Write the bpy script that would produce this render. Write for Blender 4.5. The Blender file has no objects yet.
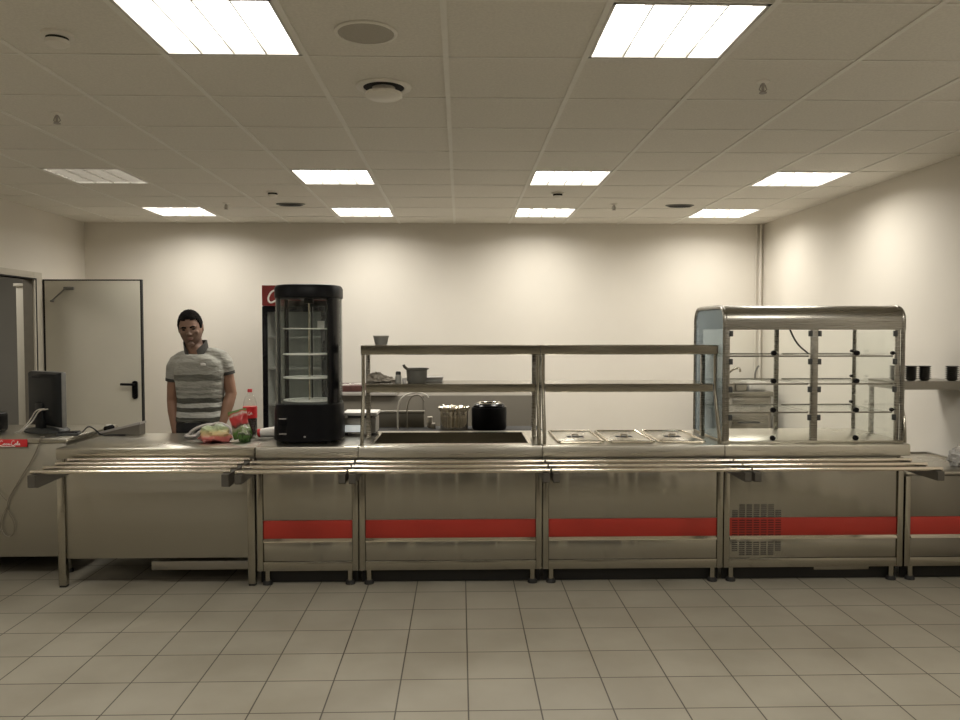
import bpy, bmesh, math, random
from mathutils import Vector, Matrix, noise
random.seed(7)
C = bpy.context.scene.collection
PI = math.pi
CEIL = 2.747
XL, XR, YB, YF = -4.08, 3.36, 8.78, -7.0
GX, GY = -0.060, 3.478          # ceiling grid origin
FX, FY = 0.032, 3.222           # floor grid origin

# ---------------------------------------------------------------- materials
def new_mat(name):
    m = bpy.data.materials.new(name); m.use_nodes = True
    nt = m.node_tree
    return m, nt, nt.nodes['Principled BSDF']

def noise_node(nt, scale, detail=3, stretch=None, coord='Object'):
    tc = nt.nodes.new('ShaderNodeTexCoord'); mp = nt.nodes.new('ShaderNodeMapping')
    if stretch: mp.inputs['Scale'].default_value = stretch
    n = nt.nodes.new('ShaderNodeTexNoise'); n.inputs['Scale'].default_value = scale; n.inputs['Detail'].default_value = detail
    nt.links.new(tc.outputs[coord], mp.inputs['Vector']); nt.links.new(mp.outputs['Vector'], n.inputs['Vector'])
    return n

def plain(name, col, rough=.5, metal=0., var=.06, scale=14, stretch=None, bump=0., spec=.5, coord='Object'):
    m, nt, p = new_mat(name)
    n = noise_node(nt, scale, 4, stretch, coord)
    r = nt.nodes.new('ShaderNodeValToRGB')
    r.color_ramp.elements[0].position = .3; r.color_ramp.elements[1].position = .7
    r.color_ramp.elements[0].color = (*[c*(1-var) for c in col], 1)
    r.color_ramp.elements[1].color = (*[min(1, c*(1+var)) for c in col], 1)
    nt.links.new(n.outputs['Fac'], r.inputs['Fac']); nt.links.new(r.outputs['Color'], p.inputs['Base Color'])
    p.inputs['Roughness'].default_value = rough; p.inputs['Metallic'].default_value = metal
    p.inputs['Specular IOR Level'].default_value = spec
    if bump:
        b = nt.nodes.new('ShaderNodeBump'); b.inputs['Strength'].default_value = bump; b.inputs['Distance'].default_value = .01
        nt.links.new(n.outputs['Fac'], b.inputs['Height']); nt.links.new(b.outputs['Normal'], p.inputs['Normal'])
    return m

def steel(name, col, rough, aniso=.0, wav=.0, var=1.):
    m, nt, p = new_mat(name)
    n = noise_node(nt, 6, 3, (.6, .6, 40))
    r = nt.nodes.new('ShaderNodeMapRange'); r.inputs['To Min'].default_value = rough*(1-.15*var); r.inputs['To Max'].default_value = rough*(1+.2*var)
    nt.links.new(n.outputs['Fac'], r.inputs['Value']); nt.links.new(r.outputs['Result'], p.inputs['Roughness'])
    p.inputs['Base Color'].default_value = (*col, 1); p.inputs['Metallic'].default_value = 1
    if aniso:
        p.inputs['Anisotropic'].default_value = aniso; p.inputs['Anisotropic Rotation'].default_value = .25
        t = nt.nodes.new('ShaderNodeTangent'); t.direction_type = 'RADIAL'; t.axis = 'Z'
        nt.links.new(t.outputs['Tangent'], p.inputs['Tangent'])
    if wav:
        w = noise_node(nt, 1.6, 1, (3.0, 1, .5)); b = nt.nodes.new('ShaderNodeBump')
        b.inputs['Strength'].default_value = wav; b.inputs['Distance'].default_value = .05
        nt.links.new(w.outputs['Fac'], b.inputs['Height']); nt.links.new(b.outputs['Normal'], p.inputs['Normal'])
    return m

def glass(name, tint=(1, 1, 1), gloss=.08, haze=0., hazecol=(.7, .75, .75)):
    m = bpy.data.materials.new(name); m.use_nodes = True; nt = m.node_tree
    nt.nodes.remove(nt.nodes['Principled BSDF']); out = nt.nodes['Material Output']
    tr = nt.nodes.new('ShaderNodeBsdfTransparent'); tr.inputs['Color'].default_value = (*tint, 1)
    gl = nt.nodes.new('ShaderNodeBsdfGlossy'); gl.inputs['Roughness'].default_value = .03
    lw = nt.nodes.new('ShaderNodeLayerWeight'); lw.inputs['Blend'].default_value = .12
    mr = nt.nodes.new('ShaderNodeMapRange'); mr.inputs['To Min'].default_value = gloss*.4; mr.inputs['To Max'].default_value = .32
    nt.links.new(lw.outputs['Fresnel'], mr.inputs['Value'])
    mx = nt.nodes.new('ShaderNodeMixShader'); nt.links.new(mr.outputs['Result'], mx.inputs[0])
    nt.links.new(tr.outputs[0], mx.inputs[1]); nt.links.new(gl.outputs[0], mx.inputs[2])
    last = mx
    if haze:
        df = nt.nodes.new('ShaderNodeBsdfDiffuse'); df.inputs['Color'].default_value = (*hazecol, 1)
        m2 = nt.nodes.new('ShaderNodeMixShader'); m2.inputs[0].default_value = haze
        nt.links.new(mx.outputs[0], m2.inputs[1]); nt.links.new(df.outputs[0], m2.inputs[2]); last = m2
    nt.links.new(last.outputs[0], out.inputs['Surface'])
    return m

def emit(name, col, strength):
    m, nt, p = new_mat(name)
    p.inputs['Base Color'].default_value = (.9, .9, .9, 1)
    p.inputs['Emission Color'].default_value = (*col, 1); p.inputs['Emission Strength'].default_value = strength
    return m

M = {}
M['wall'] = plain('wall_paint', (.735, .693, .622), .75, var=.02, scale=2.0)
M['ceil'] = plain('ceiling_tile', (.82, .79, .72), .9, var=.05, scale=90)
M['tbar'] = plain('ceiling_bar', (.88, .86, .80), .6, var=.02)
M['steel'] = steel('brushed_steel', (.41, .388, .335), .20, .86, .5, .12)
M['steel_matte'] = steel('matte_steel', (.385, .36, .30), .42, .4, .1)
M['steel_shade'] = steel('shaded_steel', (.30, .28, .24), .30, .4, .2)  # darker copy of the steel, a dim reflection put into its colour
M['hall_wall'] = plain('hall_wall', (.16, .145, .12), .7, var=.1, scale=1.)
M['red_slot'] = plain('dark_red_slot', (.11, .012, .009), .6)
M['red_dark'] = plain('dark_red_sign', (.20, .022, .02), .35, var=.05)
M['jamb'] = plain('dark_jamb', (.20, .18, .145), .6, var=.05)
M['steel_top'] = steel('worktop_steel', (.55, .52, .45), .28, .3, .05)
M['steel_bright'] = steel('polished_steel', (.76, .70, .59), .2)
M['steel_dark'] = steel('dull_steel', (.34, .32, .28), .38)
M['steel_mid'] = steel('satin_steel', (.40, .375, .315), .2)
M['bracket'] = plain('bracket_paint', (.07, .062, .05), .5, var=.05)
M['post'] = steel('post_steel', (.31, .295, .26), .27)
M['grey_board'] = plain('grey_panel', (.165, .148, .118), .55, var=.05, scale=3)
M['grey_board2'] = plain('warm_grey_panel', (.175, .157, .123), .5, var=.08, scale=2)
M['red'] = plain('red_strip', (.41, .032, .020), .38, var=.05, scale=3)
M['red_gloss'] = plain('red_label', (.60, .03, .035), .3, var=.04)
M['white'] = plain('white_print', (.82, .80, .76), .5, var=.02)
M['black'] = plain('black_plastic', (.006, .006, .007), .4, var=.15, spec=.12)
M['black_gloss'] = plain('black_gloss', (.005, .005, .006), .2, var=.1, spec=.2)
M['rubber'] = plain('black_rubber', (.015, .014, .013), .7)
M['dark'] = plain('dark_gap', (.02, .019, .017), .8)
M['charcoal'] = plain('charcoal_plastic', (.045, .047, .045), .5, var=.1)
M['monitor_back'] = plain('monitor_back', (.011, .012, .0125), .5, var=.08, spec=.25)
M['lgrey'] = plain('light_grey_plastic', (.42, .39, .36), .45, var=.04)
M['mgrey'] = plain('mid_grey_plastic', (.20, .195, .18), .5, var=.06)
M['door'] = plain('door_paint', (.66, .63, .54), .5, var=.02, scale=3)
M['frame'] = plain('door_frame_paint', (.55, .51, .43), .55, var=.02)
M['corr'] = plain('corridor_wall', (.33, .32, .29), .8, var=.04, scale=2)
M['cable_w'] = plain('white_cable', (.70, .66, .58), .45)
M['cable_g'] = plain('grey_cable', (.20, .175, .135), .5)
M['glass'] = glass('clear_glass', (.97, .98, .97), .05)
M['glass_blue'] = glass('blue_tinted_glass', (.80, .87, .90), .10, .30, (.42, .49, .52))
M['glass_grey'] = glass('grey_glass', (.90, .92, .91), .06, .06, (.5, .52, .5))
M['glass_frost'] = glass('hazy_glass', (.85, .87, .86), .08, .30, (.42, .42, .38))
M['plastic'] = glass('clear_plastic', (.95, .96, .95), .08, .04, (.8, .8, .78))
M['film'] = glass('wrinkled_film', (.9, .9, .9), .2, .5, (.75, .73, .70))
M['cola'] = plain('dark_cola', (.018, .006, .004), .12)
M['wire'] = plain('white_wire', (.78, .78, .74), .35)
M['paper'] = plain('white_paper', (.74, .71, .66), .6, var=.03)
M['cloth'] = plain('crumpled_cloth', (.42, .375, .31), .9, var=.25, scale=40)
M['tub'] = plain('grey_tub', (.40, .39, .35), .55, var=.1)
M['pot'] = plain('dark_pot', (.15, .145, .125), .45, var=.1)
M['brown'] = plain('brown_tray', (.085, .032, .026), .5, var=.3, scale=30)
M['bowl'] = plain('dark_bowl', (.10, .095, .085), .3, var=.2, metal=.6)
M['lcd'] = emit('lit_display', (.9, .95, .9), .35)
M['ridge'] = steel('fluted_steel', (.80, .75, .66), .16)

def tile_floor():
    m, nt, p = new_mat('floor_tile')
    tc = nt.nodes.new('ShaderNodeTexCoord'); mp = nt.nodes.new('ShaderNodeMapping')
    s = 1/.3
    mp.inputs['Scale'].default_value = (s, s, s); mp.inputs['Location'].default_value = (-FX*s, -FY*s, 0)
    nt.links.new(tc.outputs['Object'], mp.inputs['Vector'])
    br = nt.nodes.new('ShaderNodeTexBrick'); br.offset = 0; br.squash = 1
    br.inputs['Scale'].default_value = 1; br.inputs['Brick Width'].default_value = 1; br.inputs['Row Height'].default_value = 1
    br.inputs['Mortar Size'].default_value = .011; br.inputs['Mortar Smooth'].default_value = .1; br.inputs['Bias'].default_value = 0
    br.inputs['Color1'].default_value = (.292, .268, .214, 1); br.inputs['Color2'].default_value = (.316, .291, .233, 1)
    br.inputs['Mortar'].default_value = (.06, .05, .036, 1)
    nt.links.new(mp.outputs['Vector'], br.inputs['Vector'])
    n = noise_node(nt, 2.2, 5)
    mx = nt.nodes.new('ShaderNodeMixRGB'); mx.blend_type = 'MULTIPLY'; mx.inputs[0].default_value = .6
    r = nt.nodes.new('ShaderNodeValToRGB'); r.color_ramp.elements[0].color = (.75, .73, .70, 1); r.color_ramp.elements[1].color = (1.0, 1.0, 1.0, 1)
    r.color_ramp.elements[0].position = .35; r.color_ramp.elements[1].position = .65
    nt.links.new(n.outputs['Fac'], r.inputs['Fac']); nt.links.new(br.outputs['Color'], mx.inputs[1]); nt.links.new(r.outputs['Color'], mx.inputs[2])
    nt.links.new(mx.outputs['Color'], p.inputs['Base Color'])
    p.inputs['Roughness'].default_value = .48; p.inputs['Specular IOR Level'].default_value = .35
    return m
M['floor'] = tile_floor()

# ---------------------------------------------------------------- mesh helpers
class MB:
    def __init__(s): s.bm = bmesh.new()
    def add(s, t, mat=None):
        if mat is not None: bmesh.ops.transform(t, matrix=mat, verts=t.verts)
        me = bpy.data.meshes.new('t'); t.to_mesh(me); t.free(); s.bm.from_mesh(me); bpy.data.meshes.remove(me); return s
    def box(s, x0, x1, y0, y1, z0, z1, bv=0., seg=2, mat=None):
        t = bmesh.new(); bmesh.ops.create_cube(t, size=1)
        for v in t.verts: v.co = Vector(((x0+x1)/2+v.co.x*(x1-x0), (y0+y1)/2+v.co.y*(y1-y0), (z0+z1)/2+v.co.z*(z1-z0)))
        if bv: bmesh.ops.bevel(t, geom=list(t.edges), offset=bv, segments=seg, affect='EDGES', profile=.5)
        return s.add(t, mat)
    def cyl(s, p0, p1, r0, r1=None, n=16, cap=True):
        p0, p1 = Vector(p0), Vector(p1); r1 = r0 if r1 is None else r1
        d = p1-p0; t = bmesh.new()
        bmesh.ops.create_cone(t, cap_ends=cap, segments=n, radius1=r0, radius2=r1, depth=d.length)
        return s.add(t, Matrix.Translation((p0+p1)/2) @ d.to_track_quat('Z', 'Y').to_matrix().to_4x4())
    def tube(s, pts, r, n=8, closed=False, smooth=0):
        pts = [Vector(p) for p in pts]
        for _ in range(smooth):
            q = []
            for i in range(len(pts)-1):
                q += [pts[i]*.75+pts[i+1]*.25, pts[i]*.25+pts[i+1]*.75]
            pts = ([] if closed else [pts[0]]) + q + ([] if closed else [pts[-1]])
        N = len(pts); rs = r if isinstance(r, (list, tuple)) else [r]*N
        rings = []; up = None
        for i, p in enumerate(pts):
            a = pts[(i-1) % N] if (closed or i > 0) else p; b = pts[(i+1) % N] if (closed or i < N-1) else p
            d = (b-a).normalized()
            if up is None: up = d.orthogonal().normalized()
            else: up = (up - d*up.dot(d)); up = up.normalized() if up.length > 1e-6 else d.orthogonal().normalized()
            w = d.cross(up); rr = rs[min(i, len(rs)-1)]
            rings.append([p + up*math.cos(2*PI*k/n)*rr + w*math.sin(2*PI*k/n)*rr for k in range(n)])
        return s.loft(rings, cap=not closed, wrap=closed)
    def loft(s, rings, cap=True, wrap=False):
        t = bmesh.new(); V = [[t.verts.new(p) for p in R] for R in rings]; n = len(V[0])
        for i in range(len(V)-(0 if wrap else 1)):
            A, B = V[i], V[(i+1) % len(V)]
            for k in range(n): t.faces.new((A[k], A[(k+1) % n], B[(k+1) % n], B[k]))
        if cap: t.faces.new(list(reversed(V[0]))); t.faces.new(V[-1])
        bmesh.ops.recalc_face_normals(t, faces=t.faces)
        return s.add(t)
    def lathe(s, prof, c=(0, 0, 0), n=32, flute=0., nf=0, sx=1, sy=1, mat=None):
        t = bmesh.new(); V = []
        for r, z in prof:
            V.append([t.verts.new((c[0]+sx*r*(1+flute*math.cos(nf*2*PI*k/n))*math.cos(2*PI*k/n), c[1]+sy*r*(1+flute*math.cos(nf*2*PI*k/n))*math.sin(2*PI*k/n), c[2]+z)) for k in range(n)])
        for A, B in zip(V, V[1:]):
            for k in range(n): t.faces.new((A[k], A[(k+1) % n], B[(k+1) % n], B[k]))
        t.faces.new(list(reversed(V[0]))); t.faces.new(V[-1])
        bmesh.ops.remove_doubles(t, verts=t.verts, dist=1e-6)
        bmesh.ops.recalc_face_normals(t, faces=t.faces)
        return s.add(t, mat)
    def prism(s, poly, axis, a0, a1):
        # poly: 2D points in the plane normal to axis ('x': (y,z), 'y': (x,z), 'z': (x,y))
        f = {'x': lambda p, a: (a, p[0], p[1]), 'y': lambda p, a: (p[0], a, p[1]), 'z': lambda p, a: (p[0], p[1], a)}[axis]
        return s.loft([[Vector(f(p, a0)) for p in poly], [Vector(f(p, a1)) for p in poly]])
    def sheet(s, path, th, axis, a0, a1):
        # offset an open 2D path by th to a closed strip polygon and extrude it
        P = [Vector((p[0], p[1])) for p in path]; off = []
        for i, p in enumerate(P):
            d = (P[min(i+1, len(P)-1)]-P[max(i-1, 0)]).normalized(); off.append(p+Vector((-d.y, d.x))*th)
        f = {'x': lambda p, a: (a, p[0], p[1]), 'y': lambda p, a: (p[0], a, p[1]), 'z': lambda p, a: (p[0], p[1], a)}[axis]
        return s.loft([[Vector(f(P[i], a0)), Vector(f(P[i], a1)), Vector(f(off[i], a1)), Vector(f(off[i], a0))] for i in range(len(P))])
    def build(s, name, mat, parent=None, local=False, smooth=40):
        me = bpy.data.meshes.new(name)
        if parent is not None and not local:
            bmesh.ops.translate(s.bm, vec=-Vector(parent_world(parent)), verts=s.bm.verts)
        s.bm.to_mesh(me); s.bm.free()
        if smooth and len(me.polygons):
            me.shade_smooth(); me.set_sharp_from_angle(angle=math.radians(smooth))
        me.materials.append(M[mat] if isinstance(mat, str) else mat)
        o = bpy.data.objects.new(name, me); C.objects.link(o)
        if parent is not None: o.parent = parent
        return o

def parent_world(p):
    v = Vector(p.location)
    while p.parent: p = p.parent; v += Vector(p.location)
    return v

def tag(o, label=None, cat=None, group=None, kind=None):
    if label: o['label'] = label
    if cat: o['category'] = cat
    if group: o['group'] = group
    if kind: o['kind'] = kind
    return o
def thing(name, label, cat, loc=(0, 0, 0), group=None, rz=0):
    o = bpy.data.objects.new(name, None); C.objects.link(o); o.empty_display_size = .1
    o.location = loc; o.rotation_euler = (0, 0, rz)
    return tag(o, label, cat, group)
def single(mb, name, mat, loc, label, cat, group=None, smooth=40):
    bmesh.ops.translate(mb.bm, vec=-Vector(loc), verts=mb.bm.verts)
    o = mb.build(name, mat, None, smooth=smooth); o.location = loc
    return tag(o, label, cat, group)
def struct(mb, name, mat, parent=None):
    o = mb.build(name, mat, parent)
    if parent is None: o['kind'] = 'structure'
    return o
def copy_tree(o, parent=None):
    c = o.copy(); C.objects.link(c)
    if parent is not None: c.parent = parent
    for ch in list(o.children): copy_tree(ch, c)
    return c
def arc(cx, cy, r, a0, a1, n=8):
    return [(cx+r*math.cos(math.radians(a0+(a1-a0)*i/n)), cy+r*math.sin(math.radians(a0+(a1-a0)*i/n))) for i in range(n+1)]
def text_mb(body, size, shear=0., spacing=1., bold=.0):
    cu = bpy.data.curves.new('txt', 'FONT'); cu.body = body; cu.size = size; cu.shear = shear; cu.align_x = 'CENTER'; cu.align_y = 'CENTER'
    cu.space_character = spacing; cu.offset = bold; cu.extrude = .0006; cu.resolution_u = 4
    o = bpy.data.objects.new('txt', cu); C.objects.link(o)
    dg = bpy.context.evaluated_depsgraph_get(); me = bpy.data.meshes.new_from_object(o.evaluated_get(dg))
    bpy.data.objects.remove(o); bpy.data.curves.remove(cu)
    mb = MB(); mb.bm.from_mesh(me); bpy.data.meshes.remove(me); return mb
def script_logo(w, h, x, y, z):
    # flowing white script lettering on the plane facing -Y, made of ribbon strokes
    mb = MB()
    S = [ # strokes in a unit box, x 0..1, y 0..1
        [(.20, .72), (.13, .85), (.04, .62), (.02, .38), (.06, .20), (.14, .22), (.22, .34)],
        [(.26, .48), (.22, .36), (.25, .24), (.30, .30), (.30, .44), (.26, .48)],
        [(.41, .44), (.36, .47), (.33, .34), (.36, .24), (.42, .32)],
        [(.50, .44), (.45, .46), (.43, .32), (.47, .25), (.50, .42), (.49, .28), (.53, .28)],
        [(.54, .36), (.60, .38)],
        [(.74, .74), (.68, .86), (.60, .62), (.59, .36), (.63, .20), (.70, .22), (.76, .34)],
        [(.79, .48), (.75, .36), (.78, .24), (.83, .30), (.83, .44), (.79, .48)],
        [(.86, .34), (.91, .70), (.89, .78), (.86, .60), (.86, .30), (.90, .26)],
        [(.98, .44), (.94, .46), (.91, .32), (.95, .25), (.98, .42), (.97, .28), (1.0, .28)],
        [(.06, .14), (.30, .06), (.60, .14), (.80, .10), (.70, .08)]]
    for st in S: mb.tube([(x+a*w, y, z+b*h) for a, b in st], w*.016, 5, smooth=2)
    return mb

# ---------------------------------------------------------------- room shell
struct(MB().box(XL-1.9, XR+.1, YF-.1, YB+.1, -.1, 0), 'floor', 'floor')
LIGHT_CELLS = {(-2, -1), (1, -1), (-2, 4), (1, 4), (-2, 7), (1, 7), (-5, 4), (4, 4), (-5, 7), (4, 7), (-5, -1), (4, -1)}
for k in (-6, -11, -16):
    for i in (-5, -2, 1, 4): LIGHT_CELLS.add((i, k))
def ceiling():
    mb = MB(); t = bmesh.new()
    xs = sorted({XL, XR} | {GX+.6*k for k in range(-7, 7) if XL < GX+.6*k < XR})
    ys = sorted({YF, YB} | {GY+.6*k for k in range(-19, 10) if YF < GY+.6*k < YB})
    holes = {(round(GX+.6*i, 3), round(GY+.6*j, 3)) for i, j in LIGHT_CELLS}
    for a, b in zip(xs, xs[1:]):
        for c, d in zip(ys, ys[1:]):
            if (round(a, 3), round(c, 3)) in holes: continue
            t.faces.new([t.verts.new(p) for p in ((a, c, CEIL), (a, d, CEIL), (b, d, CEIL), (b, c, CEIL))])
            t.faces.new([t.verts.new(p) for p in ((a, c, CEIL+.012), (b, c, CEIL+.012), (b, d, CEIL+.012), (a, d, CEIL+.012))])
    mb.add(t); struct(mb, 'ceiling', 'ceil')
    g = MB()
    for x in xs[1:-1]: g.box(x-.012, x+.012, YF, YB, CEIL-.005, CEIL-.0005)
    struct(g, 'trim_1', 'tbar')
    g = MB()
    for y in ys[1:-1]:
        if abs(y-ys[0]) > .01: g.box(XL, XR, y-.006, y+.006, CEIL-.0035, CEIL-.0008)
    struct(g, 'trim_2', 'tbar')
    struct(MB().box(XL-.1, XR+.1, YF-.1, YB+.1, CEIL+.15, CEIL+.2), 'ceiling_slab', 'dark')
ceiling()
struct(MB().box(XL-.1, XR+.1, YB, YB+.1, 0, CEIL+.15), 'wall_back', 'wall')
struct(MB().box(XR, XR+.1, YF, YB, 0, CEIL+.15), 'wall_right', 'wall')
struct(MB().box(XL-.1, XR+.1, YF-.1, YF, 0, CEIL+.15), 'wall_front', 'hall_wall')
OY0, OY1, OZ = 6.80, 7.75, 2.062
wl = MB().box(XL-.09, XL, YF, OY0, 0, CEIL+.15).box(XL-.09, XL, OY1, YB, 0, CEIL+.15).box(XL-.09, XL, OY0, OY1, OZ, CEIL+.15)
struct(wl, 'wall_left', 'wall')
# the passage beyond the doorway
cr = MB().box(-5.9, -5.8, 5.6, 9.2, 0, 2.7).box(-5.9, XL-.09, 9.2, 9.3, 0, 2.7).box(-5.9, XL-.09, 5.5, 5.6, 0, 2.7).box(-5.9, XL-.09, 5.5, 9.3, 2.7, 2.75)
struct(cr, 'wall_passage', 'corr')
for k, x in enumerate((-2.3, -.2, 1.9)):  # unseen pillars added behind the viewer for the steel to reflect
    struct(MB().box(x-.2, x+.2, -1.4, -1.0, 0, CEIL-.006, .01), 'trim_%d' % (6+k), 'wall')
# door frame on the left wall
fr = MB().box(XL-.095, XL+.014, OY1-.03, OY1+.11, 0, OZ+.07, .004).box(XL-.095, XL+.014, OY0-.08, OY0+.03, 0, OZ+.07, .004).box(XL-.095, XL+.014, OY0+.03, OY1-.03, OZ, OZ+.07, .004)
tf = struct(fr, 'trim_3', 'frame')
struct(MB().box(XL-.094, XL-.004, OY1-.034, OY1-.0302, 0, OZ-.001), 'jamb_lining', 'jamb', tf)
struct(MB().box(XL+.0142, XL+.020, OY1-.012, OY1+.0, 0, OZ).box(XL+.0142, XL+.020, OY0, OY1, OZ-.002, OZ+.010), 'gasket', 'dark', tf)
# white second-leaf jamb seen inside the passage
struct(MB().box(-4.375, -4.24, 7.93, 7.99, 0, 2.0, .004).box(-4.39, -4.235, 7.91, 8.01, 2.0, 2.03, .004), 'trim_4', 'door').location = (.060, -.08, 0)
# open door leaf, standing out from the left wall
d = MB().box(-4.088, -3.168, 7.962, 8.006, .012, 2.044, .003)
door = struct(d, 'door_1', 'door')
g = MB()
for b in ((-4.106, -4.088, .012, 2.058), (-3.168, -3.152, .012, 2.058), (-4.088, -3.168, 2.044, 2.058)): g.box(b[0], b[1], 7.966, 8.003, b[2], b[3])
struct(g, 'gasket', 'dark', door)
h = MB().box(-3.25, -3.20, 7.952, 7.963, .885, 1.065, .022).cyl((-3.225, 7.952, 1.03), (-3.225, 7.91, 1.03), .011).cyl((-3.215, 7.91, 1.03), (-3.35, 7.915, 1.033), .012).cyl((-3.225, 7.951, .92), (-3.225, 7.945, .92), .012)
struct(h, 'door_handle', 'black', door)
h = MB().box(-3.90, -3.80, 7.945, 7.963, 1.955, 1.985, .004).tube([(-3.88, 7.94, 1.965), (-4.01, 7.93, 1.845)], .007).cyl((-4.01, 7.963, 1.845), (-4.01, 7.925, 1.845), .010)
struct(h, 'door_closer_arm', 'mgrey', door)
door.location = (.032, -.08, .014)
# pipes in the right back corner
struct(MB().cyl((3.325, 8.745, 0), (3.325, 8.745, CEIL-.006), .013).cyl((3.28, 8.76, 0), (3.28, 8.76, CEIL-.006), .007), 'trim_5', 'wall')

# ---------------------------------------------------------------- ceiling lights
M['lit'] = emit('lit_diffuser', (1, .97, .90), 5.5)
M['dim'] = emit('dim_diffuser', (1, .95, .86), 2.2)
M['louvre'] = plain('louvre', (.50, .48, .44), .35, var=.03)
M['housing'] = plain('light_housing', (.75, .73, .69), .5, var=.02)
def ceiling_light(i, j, label, dim=False, gain=1.):
    x0, y0 = GX+.6*i, GY+.6*j
    x1, y1 = x0+.6, y0+.6; e = .014
    t = thing('ceiling_light', label, 'ceiling light', (x0+.3, y0+.3, CEIL), 'square louvred ceiling lights')
    f = MB()
    for b in ((x0+e, x0+e+.012, y0+e, y1-e), (x1-e-.012, x1-e, y0+e, y1-e), (x0+e, x1-e, y0+e, y0+e+.012), (x0+e, x1-e, y1-e-.012, y1-e)):
        f.box(b[0], b[1], b[2], b[3], CEIL-.004, CEIL+.06)
    f.box(x0+e, x1-e, y0+e, y1-e, CEIL+.06, CEIL+.066)
    f.build('frame', 'housing', t)
    a = e+.012
    MB().box(x0+a, x1-a, y0+a, y1-a, CEIL+.052, CEIL+.058).build('diffuser', 'dim' if dim or gain < .2 else 'lit', t)
    lv = MB(); w = (.6-2*a)/4
    for k in (1, 2, 3): lv.box(x0+a+w*k-.003, x0+a+w*k+.003, y0+a, y1-a, CEIL-.003, CEIL+.05)
    if dim:
        for k in range(1, 9):
            yy = y0+a+(.6-2*a)*k/9; lv.box(x0+a, x1-a, yy-.0025, yy+.0025, CEIL-.002, CEIL+.045)
    lv.build('louvre', 'louvre', t)
    L = bpy.data.lights.new('light', 'AREA'); L.shape = 'SQUARE'; L.size = .52
    L.energy = (6 if dim else 34)*POWER*gain*(.70 if j == 7 else 1.); L.color = (1, .956, .87); L.spread = math.radians(162)
    o = bpy.data.objects.new('lamp_light', L); C.objects.link(o); o.location = (0, 0, -.012); o.parent = t
    return t
POWER = .56
ceiling_light(-2, -1, 'large bright square ceiling light nearest the viewer, left one', gain=.58)
ceiling_light(1, -1, 'large bright square ceiling light nearest the viewer, right of the long centre bar', gain=.58)
ceiling_light(-2, 4, 'bright square ceiling light in the middle row, above the round black display case')
ceiling_light(1, 4, 'bright square ceiling light in the middle row, just right of centre')
ceiling_light(-2, 7, 'small far bright ceiling light next to the back wall, left of centre')
ceiling_light(1, 7, 'small far bright ceiling light next to the back wall, right of centre')
ceiling_light(-5, 4, 'dim ceiling light with visible egg-crate louvre near the left wall', True)
ceiling_light(4, 4, 'bright striped ceiling light in the middle row near the right wall', gain=.72)
ceiling_light(-5, 7, 'far bright ceiling light next to the back wall, above the man')
ceiling_light(4, 7, 'far bright striped ceiling light next to the back wall, by the right corner')
for (i, j) in ((-5, -1), (4, -1)) + tuple((i, k) for k in (-6, -11, -16) for i in (-5, -2, 1, 4)):  # unseen lights, guessed and added for brightness and reflections
    ceiling_light(i, j, 'unseen square ceiling light added over the hall behind the viewer', gain={-1: .75, -6: .36, -11: .06, -16: .03}[j])

def disc(name, label, cat, x, y, parts, sy=1):
    t = thing(name, label, cat, (x, y, CEIL))
    for nm, mat, prof in parts: MB().lathe([(r, z+CEIL) for r, z in prof], (x, y, 0), 32, sy=sy).build(nm, mat, t)
    return t
M['offwhite'] = plain('off_white_plastic', (.86, .83, .76), .45, var=.02)
M['grille'] = plain('speaker_grille', (.45, .42, .36), .7, var=.1, scale=300)
disc('ceiling_speaker', 'flat round speaker grille in the ceiling between the two near lights', 'speaker', -.371, 3.199,
     [('rim', 'offwhite', [(.125, -.001), (.125, -.006), (.112, -.009), (.110, -.001)]), ('grille', 'grille', [(.0, -.001), (.110, -.001), (.110, -.007), (0, -.010)])])
disc('ceiling_vent', 'round white ceiling valve with a dark ring gap and dropped disc', 'vent', -.368, 3.90,
     [('collar', 'offwhite', [(.135, -.001), (.135, -.006), (.122, -.012), (.100, -.008), (.100, -.001)]), ('throat', 'dark', [(0, -.001), (.098, -.001), (.098, -.006), (0, -.006)]),
      ('disc', 'offwhite', [(.055, -.006), (.055, -.026), (.088, -.032), (.090, -.046), (.075, -.056), (0, -.058)])])
disc('smoke_detector', 'white round smoke detector on the ceiling near the left edge', 'smoke detector', -1.602, 3.249,
     [('base_ring', 'offwhite', [(0, -.001), (.062, -.001), (.062, -.012), (.050, -.016), (0, -.016)]), ('slot_ring', 'dark', [(0, -.016), (.042, -.016), (.042, -.026), (0, -.026)]),
      ('head', 'offwhite', [(0, -.026), (.046, -.026), (.044, -.040), (.030, -.050), (0, -.052)])])
for x, lab in ((-1.586, 'small ceiling detector near the left far dark vent slot'), (.835, 'small ceiling detector above the right far light')):
    disc('smoke_detector', lab, 'smoke detector', x, 6.82,
         [('base_ring', 'offwhite', [(0, -.001), (.055, -.001), (.055, -.014), (0, -.014)]), ('slot_ring', 'dark', [(0, -.014), (.040, -.014), (.040, -.030), (0, -.030)]), ('head', 'offwhite', [(0, -.030), (.044, -.030), (.030, -.048), (0, -.05)])])
for x, lab in ((-1.572, 'dark oval ceiling vent before the back wall, left one'), (2.065, 'dark oval ceiling vent before the back wall, right one')):
    disc('ceiling_vent', lab, 'vent', x, 7.47, [('collar', 'mgrey', [(0, -.001), (.135, -.001), (.135, -.006), (.118, -.012), (0, -.012)]), ('throat', 'dark', [(0, -.012), (.115, -.012), (.10, -.018), (0, -.020)])], .5)
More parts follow.
